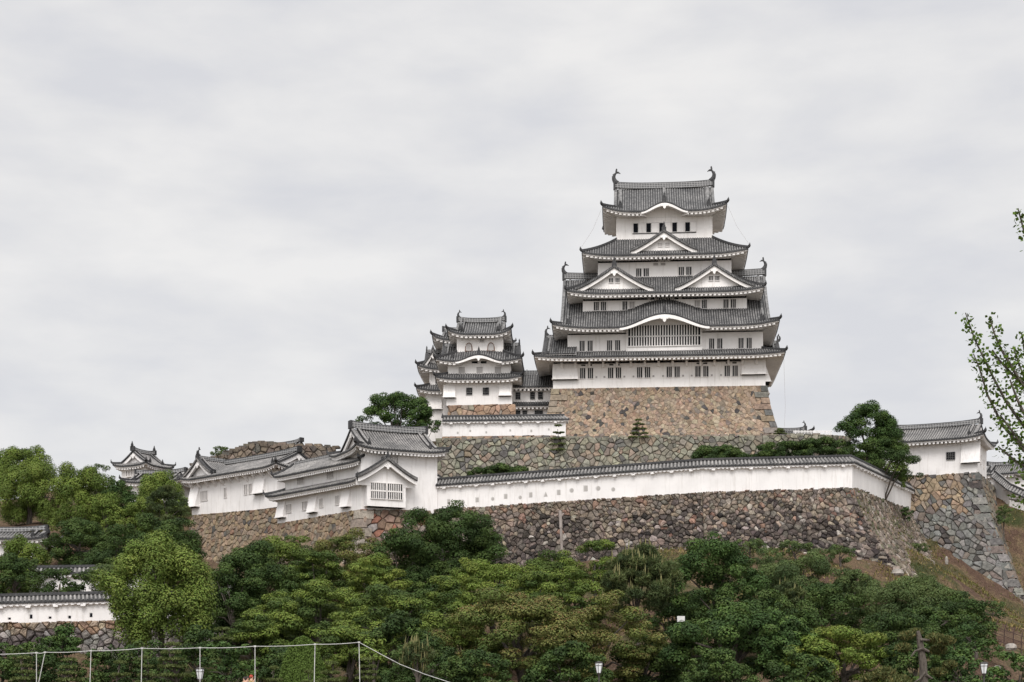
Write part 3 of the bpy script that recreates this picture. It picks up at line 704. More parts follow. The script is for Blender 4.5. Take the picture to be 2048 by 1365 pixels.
stone_face(mb, P(-60, 1249, 139.5), P(250, 1241, 141), P(-60, 1400, 137), P(262, 1400, 138.5), .95, lambda r, u, v: (pick([(3, (.30, .20, .13)), (2, (.28, .22, .16)), (1, (.22, .19, .17))]) if v < .13 else pick([(4, (.085, .068, .066)), (2, (.12, .10, .095)), (1.6, (.30, .27, .25))]) if u < .72 else pick([(3, (.23, .21, .195)), (2, (.12, .105, .10)), (1, (.30, .28, .26))]))(r, u, v), rg, aspect=.7, bulge=.2, small=.7, rnd=True, jit=.5)
corner_stones(mb, P(250, 1241, 141), P(262, 1400, 138.5), (-1, 0, 0), (.3, 1, 0), 10, 1.6, 1.0, pick([(3, (.2, .17, .16)), (2, (.13, .11, .10))]), rg)
stone_face(mb, P(250, 1241, 141), P(470, 1235, 147), P(262, 1400, 138.5), P(470, 1400, 144), 1.0, pick([(3, (.2, .18, .165)), (2, (.12, .105, .10))]), rg, bulge=.2, small=.6, rnd=True)
stone_obj(mb, 'dark low stone wall at lower left under the white wall with slits', mat_='stone_rubble')

# ------------------------------------------------------------------ plaster walls with tiled tops
def pwall(label, pts, h, name='plaster_wall', mats=TMP, holes=(), ovh=.75, rise=.75, th=.5, pitch=.46, brk=2.2, group=None, down=.3):
    o = thing(name, label, 'wall', pts[0], 0, group); org = Vector(pts[0]); pts = [Vector(p) - org for p in pts]
    seg = [(b - a) for a, b in zip(pts[:-1], pts[1:])]; ln = [math.hypot(s.x, s.y) for s in seg]
    nrm = [Vector((s.y, -s.x, 0)).normalized() for s in seg]
    vn = [nrm[0]] + [((a + b) / (1 + a.dot(b))) for a, b in zip(nrm[:-1], nrm[1:])] + [nrm[-1]]
    wl, rf = MB(), MB()
    for i, s in enumerate(seg):
        n0, n1 = vn[i], vn[i + 1]; a, b = pts[i], pts[i + 1]; hv = Vector((0, 0, h)); dn = Vector((0, 0, -down))
        wl.add([a + n0 * th / 2 + dn, b + n1 * th / 2 + dn, b + n1 * th / 2 + hv, a + n0 * th / 2 + hv, a - n0 * th / 2 + dn, b - n1 * th / 2 + dn, b - n1 * th / 2 + hv, a - n0 * th / 2 + hv],
               [(0, 1, 2, 3), (7, 6, 5, 4)] + ([(4, 0, 3, 7)] if i == 0 else []) + ([(1, 5, 6, 2)] if i == len(seg) - 1 else []))
        cc = corr_cols(0, ln[i], pitch, .10)
        for sd in (1, -1):
            base = len(rf.v)
            for (t, hh, mi) in cc:
                q = a + s * (t / ln[i]); n = n0.lerp(n1, t / ln[i]) * sd
                for k in range(4):
                    f = k / 3; rf.v.append(tuple(q + n * ovh * (1 - f) + Vector((0, 0, h + .12 + rise * (f * .75 + .25 * f * f) + hh)))); rf.c.append((1, 1, 1))
            for j in range(len(cc) - 1):
                for k in range(3):
                    b0 = base + j * 4 + k; f_ = (b0, b0 + 4, b0 + 5, b0 + 1); rf.f.append(f_ if sd > 0 else f_[::-1]); rf.m.append(cc[j][2])
            base = len(rf.v)
            for (t, hh, mi) in cc:
                q = a + s * (t / ln[i]); n = n0.lerp(n1, t / ln[i]) * sd
                for w_, z_ in ((ovh + .01, .12 + hh), (ovh + .01, -.05 + hh * .5), (ovh * .7, -.05 + hh * .5)): rf.v.append(tuple(q + n * w_ + Vector((0, 0, h + z_)))); rf.c.append((1, 1, 1))
            for j in range(len(cc) - 1):
                b0 = base + j * 3
                for x_ in ((b0 + 1, b0 + 4, b0 + 3, b0), (b0 + 2, b0 + 5, b0 + 4, b0 + 1)): rf.f.append(x_ if sd > 0 else x_[::-1]); rf.m.append(4)
            e0 = [a + n0 * sd * w_ + Vector((0, 0, h + z_)) for w_, z_ in ((ovh * .8, -.04), (ovh * .8, -.20), (th / 2, -.30))]
            e1 = [b + n1 * sd * w_ + Vector((0, 0, h + z_)) for w_, z_ in ((ovh * .8, -.04), (ovh * .8, -.20), (th / 2, -.30))]
            f1 = [(1, 4, 3, 0), (2, 5, 4, 1)]
            wl.add(e0 + e1, f1 if sd > 0 else [x[::-1] for x in f1])
        nb = int(ln[i] / brk); ang = math.atan2(s.y, s.x)
        for k in range(nb):
            q = a + s * ((k + .5) / nb) + nrm[i] * (th / 2 + .2); wl.box((q.x, q.y, q.z + h - .34), (.42, .44, .18), 0, ang)
        nb = int(ln[i] / .52)
        for k in range(nb):
            q = a + s * ((k + .5) / nb) + nrm[i] * (ovh * .8); wl.box((q.x, q.y, q.z + h - .23), (.27, .1, .1), 0, ang)
    rf.sweep([p + Vector((0, 0, h + .12 + rise)) for p in pts], .3, .26, 4, 1)
    for e in (0, -1): oni(rf, pts[e] + Vector((0, 0, h + rise)), .55)
    wl.build('wall', mats[2], o); rf.build('roof', mats, o)
    for (px, py, shp, sz) in holes:
        # meet the view ray through (px,py) with the wall plane once, then set a flat plate there with the recess shade painted on
        best = None
        for i, s in enumerate(seg):
            a = pts[i] + org + nrm[i] * (th / 2); d = Vector(((px - 1024) / F, 1, 0))
            den = d.x * nrm[i].x + d.y * nrm[i].y
            if abs(den) < 1e-6: continue
            t = (a.x * nrm[i].x + a.y * nrm[i].y) / den; q = Vector((d.x * t, d.y * t, 0)); u = (q - Vector((a.x, a.y, 0))).dot(Vector((s.x, s.y, 0)).normalized()) / ln[i]
            if -.02 <= u <= 1.02: best = (i, t, q)
        if not best: continue
        i, t, q = best; q.z = Z(py, t); q -= org
        hm = MB(); hm.T = Matrix.Translation(q) @ Matrix.Rotation(math.atan2(seg[i].y, seg[i].x), 4, 'Z')
        if shp == 'c': pl = [(math.cos(k * .524) * sz / 2, math.sin(k * .524) * sz / 2) for k in range(12)]
        elif shp == 't': pl = [(-sz / 2, -sz / 2), (sz / 2, -sz / 2), (0, sz * .6)]
        elif shp == 's': pl = [(-sz * .42, -sz * .55), (sz * .42, -sz * .55), (sz * .42, sz * .55), (-sz * .42, sz * .55)]
        else: pl = [(-.14, -sz / 2), (.14, -sz / 2), (.14, sz / 2), (-.14, sz / 2)]
        n = len(pl)
        hm.add([(a, -.012, b) for a, b in pl] + [(a * .72 - .08, -.016, b * .72 - .05) for a, b in pl], [tuple(range(n)), tuple(range(n, 2 * n))][:1], 0)
        hm.add([(a * .80 + .06, -.02, b * .84 - .03) for a, b in pl], [tuple(range(n))], 1)  # inner shape shifted off centre: one-sided shade of the recess, done in colour
        hm.build('loophole', ['hole_edge_shade', 'dark'] if shp == 'v' else ['hole_edge_shade', 'hole_in_shade'], o)
    return o
M['hole_edge_shade'] = mat('hole_edge_shade', lambda t, o: principled(t, o, (.60, .58, .56), .9)); M['hole_in_shade'] = mat('hole_in_shade', lambda t, o: principled(t, o, (.40, .38, .36), .9))  # two greys painted as the soft and deep shade inside a loophole
hA = [(897, 1003, 's', .55), (925, 1004, 'c', .6), (954, 1000, 's', .6), (985, 998, 'c', .5), (1011, 993, 's', .6), (1040, 995, 'c', .5), (1061, 990, 's', .62), (1091, 989, 't', .6), (1117, 985, 's', .62), (1143, 981, 'c', .6), (1171, 977, 's', .7), (1196, 977, 'c', .65), (1226, 979, 'c', .55)]
up = Vector((0, .35, 0))
pwall('long white plaster wall with square, round and triangular loopholes, climbing from tower to corner', [P(876, 1020, 202.4) + up, P(1140, 1003, 194.7) + up, P(1405, 986, 188) + up, P(1705, 977, 192) + Vector((-.2, .3, 0)), P(1847, 1033, 240) + Vector((-.4, 0, 0))], 3.05, holes=hA, name='boundary_wall')
pwall('level white plaster wall between the smaller keep and the main keep base', [P(885, 873, 226.5), P(1128, 870, 226.5), P(1120, 868, 238)], 2.05, name='boundary_wall', rise=.6, holes=[(915, 866, 's', .3), (940, 862, 's', .3), (972, 865, 's', .3), (1020, 861, 's', .3), (1062, 862, 's', .35), (1097, 859, 's', .3)])
pwall('low white plaster wall at lower left with narrow dark slits', [P(-80, 1250, 140), P(250, 1240.5, 141.6), P(475, 1216, 149)], 1.75, name='boundary_wall', rise=.55, ovh=.65, pitch=.36, holes=[(18, 1237, 'v', .2), (61, 1233, 'v', .42), (99, 1235, 'v', .22), (138, 1234, 'v', .28), (181, 1230, 'v', .42)])
pwall('short white wall glimpsed behind trees above the lower left wall', [P(60, 1182, 160), P(330, 1178, 162)], 1.6, name='boundary_wall', rise=.6, pitch=.42)
pwall('curving white wall running down beyond the right-hand turret', [P(1990, 988, 243), P(2022, 1016, 238), P(2120, 1062, 232)], 2.6, name='boundary_wall')
mb = MB(); mb.box((0, 0, 0), (1, 1, 1))

# ------------------------------------------------------------------ main keep
def placed(parent, mtx, fn):
    before = set(o.name for o in bpy.data.objects); fn()
    for o in list(bpy.data.objects):
        if o.name not in before and o.parent == parent: o.matrix_basis = mtx @ o.matrix_basis
RZ = lambda a: Matrix.Rotation(a, 4, 'Z')
TR = lambda x, y, z=0: Matrix.Translation((x, y, z))
keep = thing('castle_keep', 'tall white main castle keep with stacked grey tiled roofs', 'castle keep', (kc.x, kc.y, 0), krz)
def kpart():
    # first storey, offset to the left
    wallbox(keep, 16.15, 9.5, 49.45, 53.2, base=(16.2, 9.55))
    for i in range(-7, 8): eb_ = MB(); eb_.box((i * 2.12, -9.72, 52.98), (.34, .46, .78)); eb_.build('bracket', 'plaster', keep)
placed(keep, TR(-.95, 0), kpart)
placed(keep, TR(-.95, 0), lambda: roof(keep, 19.0, 12.4, 15.8, 8.5, 53.75, 55.35, wb=16.15, db=9.5, a=.8, up=.35, mats=TM))
chute(keep, -17.2, -13.3, -9.45, 50.9, 53.3, .75); chute(keep, 11.6, 15.3, -9.45, 51.2, 53.5, .75)
chute(keep, -9.4, -5, -15.1, 50.2, 53.0, 1.0, R(90)); chute(keep, -3, 3, -15.1, 49.6, 53.0, 1.3, R(90))
for i, px in enumerate((1175, 1231, 1289, 1348, 1405, 1463)):
    x = (px - 1331.5) / 13.07
    pairwin(keep, x, -9.52, 51.75, .78, 1.62, .60)
    for dx in (-1.55, 1.5): window(keep, x + dx, -9.52, 51.15, .26, .26, bars=1, pane='pane_soft', frame=.05, proud=.06, name='loophole')
    for dx in (-.5, .5): window(keep, x + dx, -9.5, 53.0, .62, .22, bars=1, frame=.05, proud=.06, name='vent') if i in (0, 1, 4, 5) else None
for sgn, ang in ((-1, -90), (1, 90)):      # side gables of the second roof
    placed(keep, RZ(R(ang)), lambda: dormer(keep, 5.2 if sgn < 0 else 1.5, -18.5 if sgn < 0 else -18.0, -13.5, 54.1, 6.9, 4.1, pw=1.1, onik=.9))
    shachi_at((sgn * 18.2, -5.2 if sgn < 0 else 1.5, 58.7), sgn, .6 if sgn < 0 else .45, keep)
wallbox(keep, 14.95, 8.6, 54.7, 57.9)
roof(keep, 17.25, 11.5, 12.6, 6.6, 58.35, 68.6, wb=14.95, db=8.6, a=.70, up=.75, wg=15.9, kara=[(-.1, 6.8, 1.95, .35)], ridge_h=.85, shachi=.78, Lc=7.5)
for px in (1175, 1230, 1433, 1491): pairwin(keep, (px - 1332) / 13.0, -8.62, 56.15, .75, 1.6, .62)
lat = MB(); lat.box((-.1, -8.82, 57.2), (11.6, .44, 4.1)); lat.box((-.1, -8.86, 60.0 - .1), (7.0, .4, 1.5)); lat.build('bay', 'plaster', keep)
window(keep, -.1, -9.05, 56.6, 11.0, 1.35, bars=27, frame=.14, proud=.16, barw=.45); window(keep, -.1, -9.05, 58.25, 11.0, 1.6, bars=27, frame=.12, proud=.16, barw=.45)
wallbox(keep, 12.65, 6.6, 60.4, 63.6)
for px in (1202, 1259, 1403, 1460):
    x = (px - 1331) / 12.9
    if px == 1259: window(keep, x - .55, -6.62, 62.75, .72, 1.35); window(keep, x + .55, -6.62, 62.85, .72, 1.0, pane='pane_soft')
    elif px == 1403: window(keep, x - .55, -6.62, 62.85, .72, 1.0, pane='pane_soft'); window(keep, x + .55, -6.62, 62.75, .72, 1.35)
    else: pairwin(keep, x, -6.62, 62.75, .76, 1.35, .56)
pairwin(keep, 0, -6.62, 63.75, .74, .7, .5)
for x in (-2.4, -1.3, 1.3, 2.4): window(keep, x, -6.62, 63.75, .3, .3, bars=1, pane='pane_soft', frame=.05, proud=.06, name='loophole')
roof(keep, 15.15, 9.1, 10.3, 5.4, 64.15, 67.45, wb=12.65, db=6.6, a=.78, up=.6)
wallbox(keep, 10.35, 5.4, 66.6, 69.8)
for x in (-7.75, 7.55):
    dormer(keep, x, -8.75, -5.4, 64.75, 6.1, 3.5, pw=1.2, onik=1.1)
    pairwin(keep, x, -8.05, 66.35, .62, .68, .5, proud=.1)
pairwin(keep, -3.4, -5.42, 68.15, .8, 1.3, .58); pairwin(keep, 3.2, -5.42, 68.25, .8, 1.3, .58)
for x in (-1.35, -.2): window(keep, x, -5.42, 69.4, .7, .35, bars=1, pane='pane_soft', frame=.06, horiz=1, name='vent')
pairwin(keep, 0, -5.42, 70.3 - .1, .74, .55, .5)
roof(keep, 12.8, 7.7, 7.5, 4.1, 70.35, 73.75, wb=10.35, db=5.4, a=.66, up=.65)
dormer(keep, -.1, -7.3, -4.1, 70.9, 5.2, 3.1, pw=1.15, onik=1.0)
pairwin(keep, -.1, -6.58, 72.1, .6, .55, .55, proud=.08, pane='pane_soft')
wallbox(keep, 7.5, 4.1, 73.0, 77.1)
roof(keep, 9.65, 6.5, 7.5, 4.1, 77.45, 82.9, wb=7.5, db=4.1, a=.66, up=1.0, wg=7.75, kara=[(0, 3.6, 1.35, .9)], ridge_h=.85, shachi=.9, Lc=5.5)
ws = MB(); ws.box((0, -4.13, 74.62), (9.9, .1, .1)); ws.build('sill', 'tile_dark', keep)
wf = MB(); wf.box((0, -4.14, 76.35), (10.1, .12, .09)); wf.box((-5.0, -4.14, 75.5), (.1, .12, 1.7)); wf.box((5.0, -4.14, 75.5), (.1, .12, 1.7)); wf.build('window_band', 'plaster', keep)
for i in range(5):
    x = -4.45 + i * 2.02
    window(keep, x, -4.12, 75.5, .72, 1.45, bars=1, frame=.06, proud=.08)
    sh = MB(); sh.box((x + .92, -4.16, 75.5), (.95, .08, 1.5)); sh.build('shutter', 'plaster', keep)
for x in (-6.9, 0, 6.9):      # standing ridges down the slope of the top roof, with dark end tiles
    def zz(t): return 77.45 + (82.9 - 77.45) * (.66 * t / 6.5 + .34 * (t / 6.5) ** 2) + (1.35 * (1 - .9 * t / 6.5) if x == 0 else 0)
    dk = MB(); dk.sweep([(x, -6.5 + t, zz(t) + .1) for t in (1.6, 2.8, 4, 5.2, 6.3)], .42, .25, 0); oni(dk, (x, -5.1, zz(1.4) + .15), 1.0, 1); dk.build('descending_ridge', ['tile_rib', 'tile_dark'], keep)
for q in ((-14.6, -10.4, 59.2), (14.6, -10.4, 59.2), (-16.6, -11.0, 54.5)): dk = MB(); oni(dk, q, 1.0, 0); dk.build('end_tile', 'tile_dark', keep)

# ------------------------------------------------------------------ smaller keeps and corridor
sk_ = thing('small_keep', 'smaller white three-tier keep with arched windows, left of the main keep', 'castle tower', (X(963, 250), 250, 0), R(-3))
wallbox(sk_, 5.15, 5, 47.6, 51.2, name='wall'); roof(sk_, 6.8, 6.5, 5.0, 4.8, 51.55, 52.6, wb=5.15, db=5, up=.45, a=.8, Lc=4, rafter=.7)
wallbox(sk_, 4.95, 4.8, 52.2, 53.9); roof(sk_, 6.8, 6.4, 3.7, 3.4, 54.3, 56.3, wb=4.95, db=4.8, up=.5, kara=[(0, 3.6, 1.0, .8)], Lc=4.5, rafter=.7)
wallbox(sk_, 3.65, 3.4, 55.6, 58.5); roof(sk_, 5.05, 4.9, 3.65, 3.4, 58.85, 61.7, up=.8, wg=3.75, ridge_h=.6, shachi=.5, Lc=3.5, rafter=.7)
for a in (-90, 90): placed(sk_, RZ(R(a)), lambda: dormer(sk_, 0, -6.0, -3.6, 54.6, 4.4, 3.3, onik=.8))
for x in (-1.55, 1.05): window(sk_, x, -5.02, 49.8, .85, 1.0, bars=4, horiz=2, frame=.06, bmat='tile_rib', barw=.2)
chute(sk_, -5.6, -3.7, -4.95, 48.9, 50.9, .7); chute(sk_, 3.1, 5.0, -4.95, 49.1, 51.0, .6)
for x in (-2.75, .05, 2.9): window(sk_, x, -4.82, 53.1, .9, 1.05, bars=5, frame=.06, pane='pane_soft')
for x in (-.7, .7): window(sk_, x, -4.86, 54.35, .9, .35, bars=1, frame=.05, name='vent')
for x in (-1.75, 1.75):     # flame-headed windows
    m = MB(); m.T = TR(x, -3.42, 57.0)
    out = [(-.62, -.6), (.62, -.6), (.55, .1), (.42, .5), (.2, .72), (0, .78), (-.2, .72), (-.42, .5), (-.55, .1)]
    m.add([(a, -.10, b) for a, b in out] + [(a, 0, b) for a, b in out], [tuple(range(9))] + [(i, i + 9, (i + 1) % 9 + 9, (i + 1) % 9) for i in range(9)], 0)
    m.add([(a * .8, -.12, b * .84) for a, b in out], [tuple(range(9))], 1)
    for i in range(4): m.box((-.3 + i * .2, -.16, -.02), (.07, .05, .98 + .15 * (i in (1, 2))), 2)
    m.build('window', ['wood', 'pane_soft', 'bars'], sk_)
window(sk_, .3, -3.42, 58.05, .7, .4, bars=1, pane='pane_soft', frame=.08, horiz=1, name='vent')
for x in (-3.1, 3.1): dk = MB(); dk.sweep([(x, -3.9, 60.0), (x, -2, 61.1), (x, -.4, 62.3)], .34, .3, 0); oni(dk, (x, -4.1, 59.7), .8, 1); dk.build('descending_ridge', ['tile_rib', 'tile_dark'], sk_)
for x in (-4.2, 4.4): dk = MB(); oni(dk, (x, -5.3, 55.1), .8, 0); dk.build('end_tile', 'tile_dark', sk_)
ik = thing('small_keep', 'lesser white keep half hidden behind the three-tier one, seen at its left edge', 'castle tower', (X(928, 262), 262, 0), R(-3))
wallbox(ik, 5.5, 5, 44, 51.6); roof(ik, 7.3, 6.6, 5.3, 4.8, 52.1, 53.3, wb=5.5, db=5, up=.5, a=.8, Lc=4); chute(ik, -5.9, -3.2, -4.9, 49.3, 51.8, .7)
wallbox(ik, 5.3, 4.8, 52.8, 55.3); roof(ik, 7.2, 6.3, 3.3, 3.2, 55.7, 58.6, wb=5.3, db=4.8, up=.7, Lc=4)
window(ik, -3.9, -4.82, 54.1, .8, 1.3)
wallbox(ik, 3.3, 3.2, 57, 60.4); roof(ik, 4.9, 4.7, 3.3, 3.2, 60.8, 63.0, up=.8, wg=3.4, ridge_h=.6, shachi=.0, Lc=3.5)
placed(ik, RZ(R(-90)), lambda: dormer(ik, 0, -6.2, -3.2, 56.2, 4.0, 3.4, onik=.8))
placed(ik, RZ(0), lambda: dormer(ik, -4.6, -5.9, -3.0, 56.0, 1.9, 2.6, onik=.7))
co = thing('corridor_building', 'white two-storey corridor joining the smaller keep to the main keep', 'building', (X(1072, 251), 251, 0), R(-3))
wallbox(co, 4.3, 4, 38.6, 50.3)
roof(co, 4.35, 5.2, 4.3, .25, 50.75, 53.6, db=4, wb=4.3, up=0, skip=()); roof(co, 4.35, 5.0, 4.32, 4.0, 47.9, 48.5, wb=4.33, db=4, up=0)
rm = MB(); rm.sweep([(-4.3, 0, 53.55), (4.3, 0, 53.55)], .5, .75, 0, 1); rm.build('ridge', ['ridge', 'tile_rib'], co)
for x in (-2.7, -.4, .85): window(co, x, -4.02, 49.5, .62, 1.0, bars=3, horiz=2, frame=.07, bmat='tile_rib', barw=.25); window(co, x + (.7 if x == -.4 else 0) - (1.5 if x == .85 and False else 0) + (0), -4.02, 46.6, .62, 1.0, bars=3, horiz=2, frame=.07, bmat='tile_rib', barw=.25)
window(co, -1.6, -4.02, 46.6, .62, 1.0, bars=3, horiz=2, frame=.07, bmat='tile_rib', barw=.25)

# ------------------------------------------------------------------ left range: tower, gallery, long gallery
tw = thing('corner_tower', 'white tower with grey gabled roof and lattice bay, right end of the left range', 'tower', (-16.05, 203.8, 0), R(25))
wallbox(tw, 5.2, 4, 25.6, 33.0, 'plaster_bright')
roof(tw, 6.35, 5.3, 5.2, 4, 33.3, 36.35, mats=TMP, up=.45, wg=5.15, ridge_h=.75, shachi=0, rafter=.5, Lc=3.5, a=.72)
b = MB(); x0 = -2.2
b.add([(x0 - 2.6, -5.15, 26.0), (x0 + 2.6, -5.15, 26.0), (x0 + 2.6, -5.15, 29.9), (x0, -5.15, 31.4), (x0 - 2.6, -5.15, 29.9), (x0 - 2.6, -3.95, 26.0), (x0 + 2.6, -3.95, 26.0), (x0 + 2.6, -3.95, 29.9), (x0, -3.95, 31.4), (x0 - 2.6, -3.95, 29.9)],
      [(0, 1, 2, 3, 4), (1, 6, 7, 2), (5, 0, 4, 9), (5, 6, 1, 0)])
b.build('bay', 'plaster_bright', tw)
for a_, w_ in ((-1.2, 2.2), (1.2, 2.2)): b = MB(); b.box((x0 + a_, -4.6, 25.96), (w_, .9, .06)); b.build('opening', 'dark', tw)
dormer(tw, x0 - .1, -5.9, -3.9, 29.35, 4.0, 2.55, mats=TMP, hang=.72, onik=.75, pw=1.1)
for s_ in (-1.12, 1.12): window(tw, x0 + s_, -5.18, 27.95, 1.95, 1.95, bars=8, frame=.08, proud=.12, barw=.42, horiz=1, hbar=.18)
window(tw, -1.2, -4.02, 32.25, 1.9, 1.1, bars=7, frame=.06, proud=.1, barw=.5, pane='pane_soft')
window(tw, -5.22, -.6, 31.6, .8, 1.0, bars=3, rz=R(-90), pane='pane_soft')
b = MB(); b.box((5.35, -3.5, 30.35), (.9, .9, .22)); b.sweep([(5.2, -3.9, 30.6), (5.75, -3.9, 30.35)], .5, .15, 1); b.build('ledge', ['plaster_bright', 'tile_dark'], tw)
ga = thing('gallery', 'white two-storey gallery with dark lower eave running left from the tower', 'building', (-31.85 + 9.85 * .648 + .762 * 2.5, 213 - 9.85 * .762 + .648 * 2.5, 0), R(-49.6))
wallbox(ga, 9.85, 2.5, 25.25, 29.0, 'plaster_bright')
roof(ga, 11.0, 3.75, 9.2, 1.7, 29.15, 30.0, wb=9.85, db=2.5, mats=TMP, up=.2, skip=(1, 2), Lc=3, rafter=.5)
wallbox(ga, 9.25, 1.7, 29, 31.9, 'plaster_bright'); roof(ga, 10.2, 3.0, 9.2, .3, 31.8, 33.6, wb=9.25, db=1.7, mats=TMP, up=.15, Lc=3, rafter=.5, skip=(1,))
rm = MB(); rm.sweep([(-9.0, 0, 33.5), (9.2, 0, 33.5)], .45, .6, 0, 1); rm.build('ridge', ['ridge', 'tile_rib_pale'], ga)
for x in (-7.0, -3.0, .9, 4.6): window(ga, x, -2.52, 27.3, 1.3 if x < 0 else .8, 1.1, bars=4, pane='pane_soft', frame=.06, proud=.08)
for x in (-5.3, 1.8): window(ga, x, -1.72, 30.95, 1.5, .9, bars=5, pane='pane_soft', frame=.06, proud=.08)
for x0_, x1_ in ((-9.6, -7.7), (-1.9, .0), (5.8, 7.6)): chute(ga, x0_, x1_, -2.45, 26.3, 28.9, .65, m='plaster_bright')
lg = thing('gallery', 'long white gallery with broad grey roof and two gables, left end of the range', 'building', (-37.95, 231.9, 0), R(-43.4))
wallbox(lg, 10.3, 4, 28.9, 34.2, 'plaster_bright')
roof(lg, 11.7, 5.4, 10.3, 4, 34.55, 37.0, mats=TMP, up=.45, wg=10.2, ridge_h=.6, shachi=0, rafter=.55, Lc=4, a=.8)
dormer(lg, -7.6, -4.9, 0, 35.0, 3.4, 2.45, mats=TMP, onik=.9)
for i in range(11):
    b = MB(); b.add([(-9.9 + i * 1.9 + dx, y, z) for dx in (-.12, .12) for y, z in ((-4, 34.1), (-5.0, 34.1), (-4, 33.1))], [(0, 1, 2), (5, 4, 3), (0, 3, 4, 1), (1, 4, 5, 2)]); b.build('bracket', 'plaster_bright', lg)
for x, w_ in ((-7.2, 1.7), (-1.9, .6), (3.0, .7), (4.1, .7)): window(lg, x, -4.02, 32.0, w_, 1.4, bars=5 if w_ > 1 else 2, pane='pane_soft', frame=.06, proud=.08)
chute(lg, -10.5, -8.4, -3.95, 30.6, 34.0, .9, m='plaster_bright'); chute(lg, 5.2, 7.6, -3.95, 31.2, 34.0, .7, m='plaster_bright')
shachi_at((-7.6, -4.6, 38.0), -1, .5, lg)
bk = thing('turret_roof', 'small grey tiled gable showing above the brown stone bastion', 'building', (X(575, 262), 262, 0), R(-40))
wallbox(bk, 3.2, 2, 38, 41.3); roof(bk, 4, 3, 3.2, 2, 41.5, 44.2, up=.3, wg=3.4, ridge_h=.4, shachi=0, Lc=2)

# ------------------------------------------------------------------ right turret and what lies beyond
tc = Vector((67.7, 228, 0)) + Vector((-.906, .42, 0)) * 6.9 + Vector((.42, .906, 0)) * 4.4
rt = thing('turret', 'white right-hand turret with grey roof and fish ornaments on the grey bastion', 'tower', (tc.x, tc.y, 0), R(-25))
wallbox(rt, 6.9, 4.4, 34.5, 39.3, 'plaster_bright'); roof(rt, 8.1, 5.9, 6.9, 4.4, 39.65, 42.3, mats=TMP, up=.5, wg=6.75, ridge_h=.55, shachi=.55, Lc=4, rafter=.6, a=.8)
window(rt, 3.1, -4.42, 37.3, 1.15, 1.0, bars=4, horiz=3, frame=.07, bmat='tile_rib', barw=.2)
chute(rt, 4.6, 7.3, -4.35, 36.2, 39.2, .7, m='plaster_bright'); window(rt, 6.92, -1.5, 36.9, .35, 1.3, bars=1, rz=R(90), pane='pane_soft'); window(rt, 6.92, 1.3, 36.6, .35, 1.2, bars=1, rz=R(90), pane='pane_soft')
def small_house(label, px, Y, rz, wo, do, eave, ridge, base, name='turret', mats=TMP, sh=0, **kw):
    o = thing(name, label, 'building', (X(px, Y), Y, 0), R(rz)); zE, zT, zB = Z(eave, Y - do * .7), Z(ridge, Y) - .5, Z(base, Y - do * .7)
    wallbox(o, wo - 1, do - 1, zB, zE - .15, mats[2]); roof(o, wo, do, wo - 1, do - 1, zE, zT, mats=mats, up=kw.get('up', .4), wg=wo - .9, ridge_h=.45, shachi=sh, Lc=3, rafter=.55)
    return o
j1 = small_house('white turret with gable facing front on the far left skyline', 287, 255, 62, 3.4, 3.5, 932, 902, 985, sh=.0)
window(j1, -2.62, .3, Z(945, 250) + .2, 2.0, .9, bars=6, rz=R(-90), pane='pane_soft')
for s_ in (-1, 1): pass
o_ = MB(); oni(o_, (-2.7, 0, Z(899, 255) + .1), .7, 0); oni(o_, (2.6, 0, Z(899, 255) + .1), .7, 0); o_.build('roof_ornament', 'tile_dark', j1)
small_house('low white building with grey roof just right of the far left turret', 322, 243, -14, 5.0, 3.4, 965, 942, 1010, name='storehouse')
small_house('white gatehouse with dark gable beyond the right turret', 2022, 262, -30, 4.6, 4.2, 948, 925, 1010, name='gatehouse')
small_house('dark roofed building at the right frame edge behind the branches', 2075, 270, -30, 4.2, 3.6, 975, 955, 1040, name='gatehouse')
small_house('small dark roof peeking over the terrace right of the keep base', 1578, 262, -5, 3.6, 3.2, 869, 858, 900, name='gatehouse', mats=TM, sh=.45)
small_house('grey roofed white building behind trees at the left frame edge', -10, 186, 4, 6.9, 3.4, 1078, 1056, 1130, name='storehouse')
small_house('tiny white roofed gate tucked between the sloping wall and grey bastion', 1890 - 25, 236, -25, 2.0, 1.6, 990, 978, 1030, name='gate', up=.15)
fe = thing('fence', 'low white picket fence on the terrace right of the keep base', 'fence', P(1588, 871, 222.5), 0)
for z_ in (.55, .1): pk = MB(); pk.box((2.6, .05, z_), (5.5, .04, .08)); pk.build('rail', 'plaster_bright', fe)
for i in range(26): pk = MB(); pk.box((i * .21, 0, .25), (.1, .05, .9)); pk.build('picket', 'plaster_bright', fe)
pl = thing('drain_pole', 'tall grey pole standing against the dark rubble wall', 'pole', P(1125.5, 1140, 181.6), 0)
m = MB(); m.tube([(0, 0, -.3), (-.2, .2, 4.9)], [.17, .16], 10); m.build('pole', 'grey_pole', pl); m = MB(); m.tube([(-.2, .2, 4.85), (-.3, .5, 6.9)], [.2, .18], 10); m.build('sleeve', 'grey_pole', pl)
for px, lb in ((1205, 'thin lightning wire hanging left of the keep top roof'), (1468, 'thin lightning wire hanging right of the keep top roof')):
    sgn = 1 if px > 1331 else -1; a = K3(sgn * 9.8, -6.0, 78.0); b_ = K3(sgn * 13.0, -7.2, 71.6)
    m = MB(); m.tube([a, a.lerp(b_, .5) + Vector((-.3 * sgn, 0, -.1)), b_], .014, 5); tag(m.build('lightning_wire', 'grey_pole'), lb, 'wire')
m = MB(); m.tube([K3(17.9, -10.5, 54), K3(18.1, -11, 46), K3(17.6, -13, 38.6)], .014, 5); tag(m.build('lightning_wire', 'grey_pole'), 'thin wire hanging beside the right edge of the keep base', 'wire')

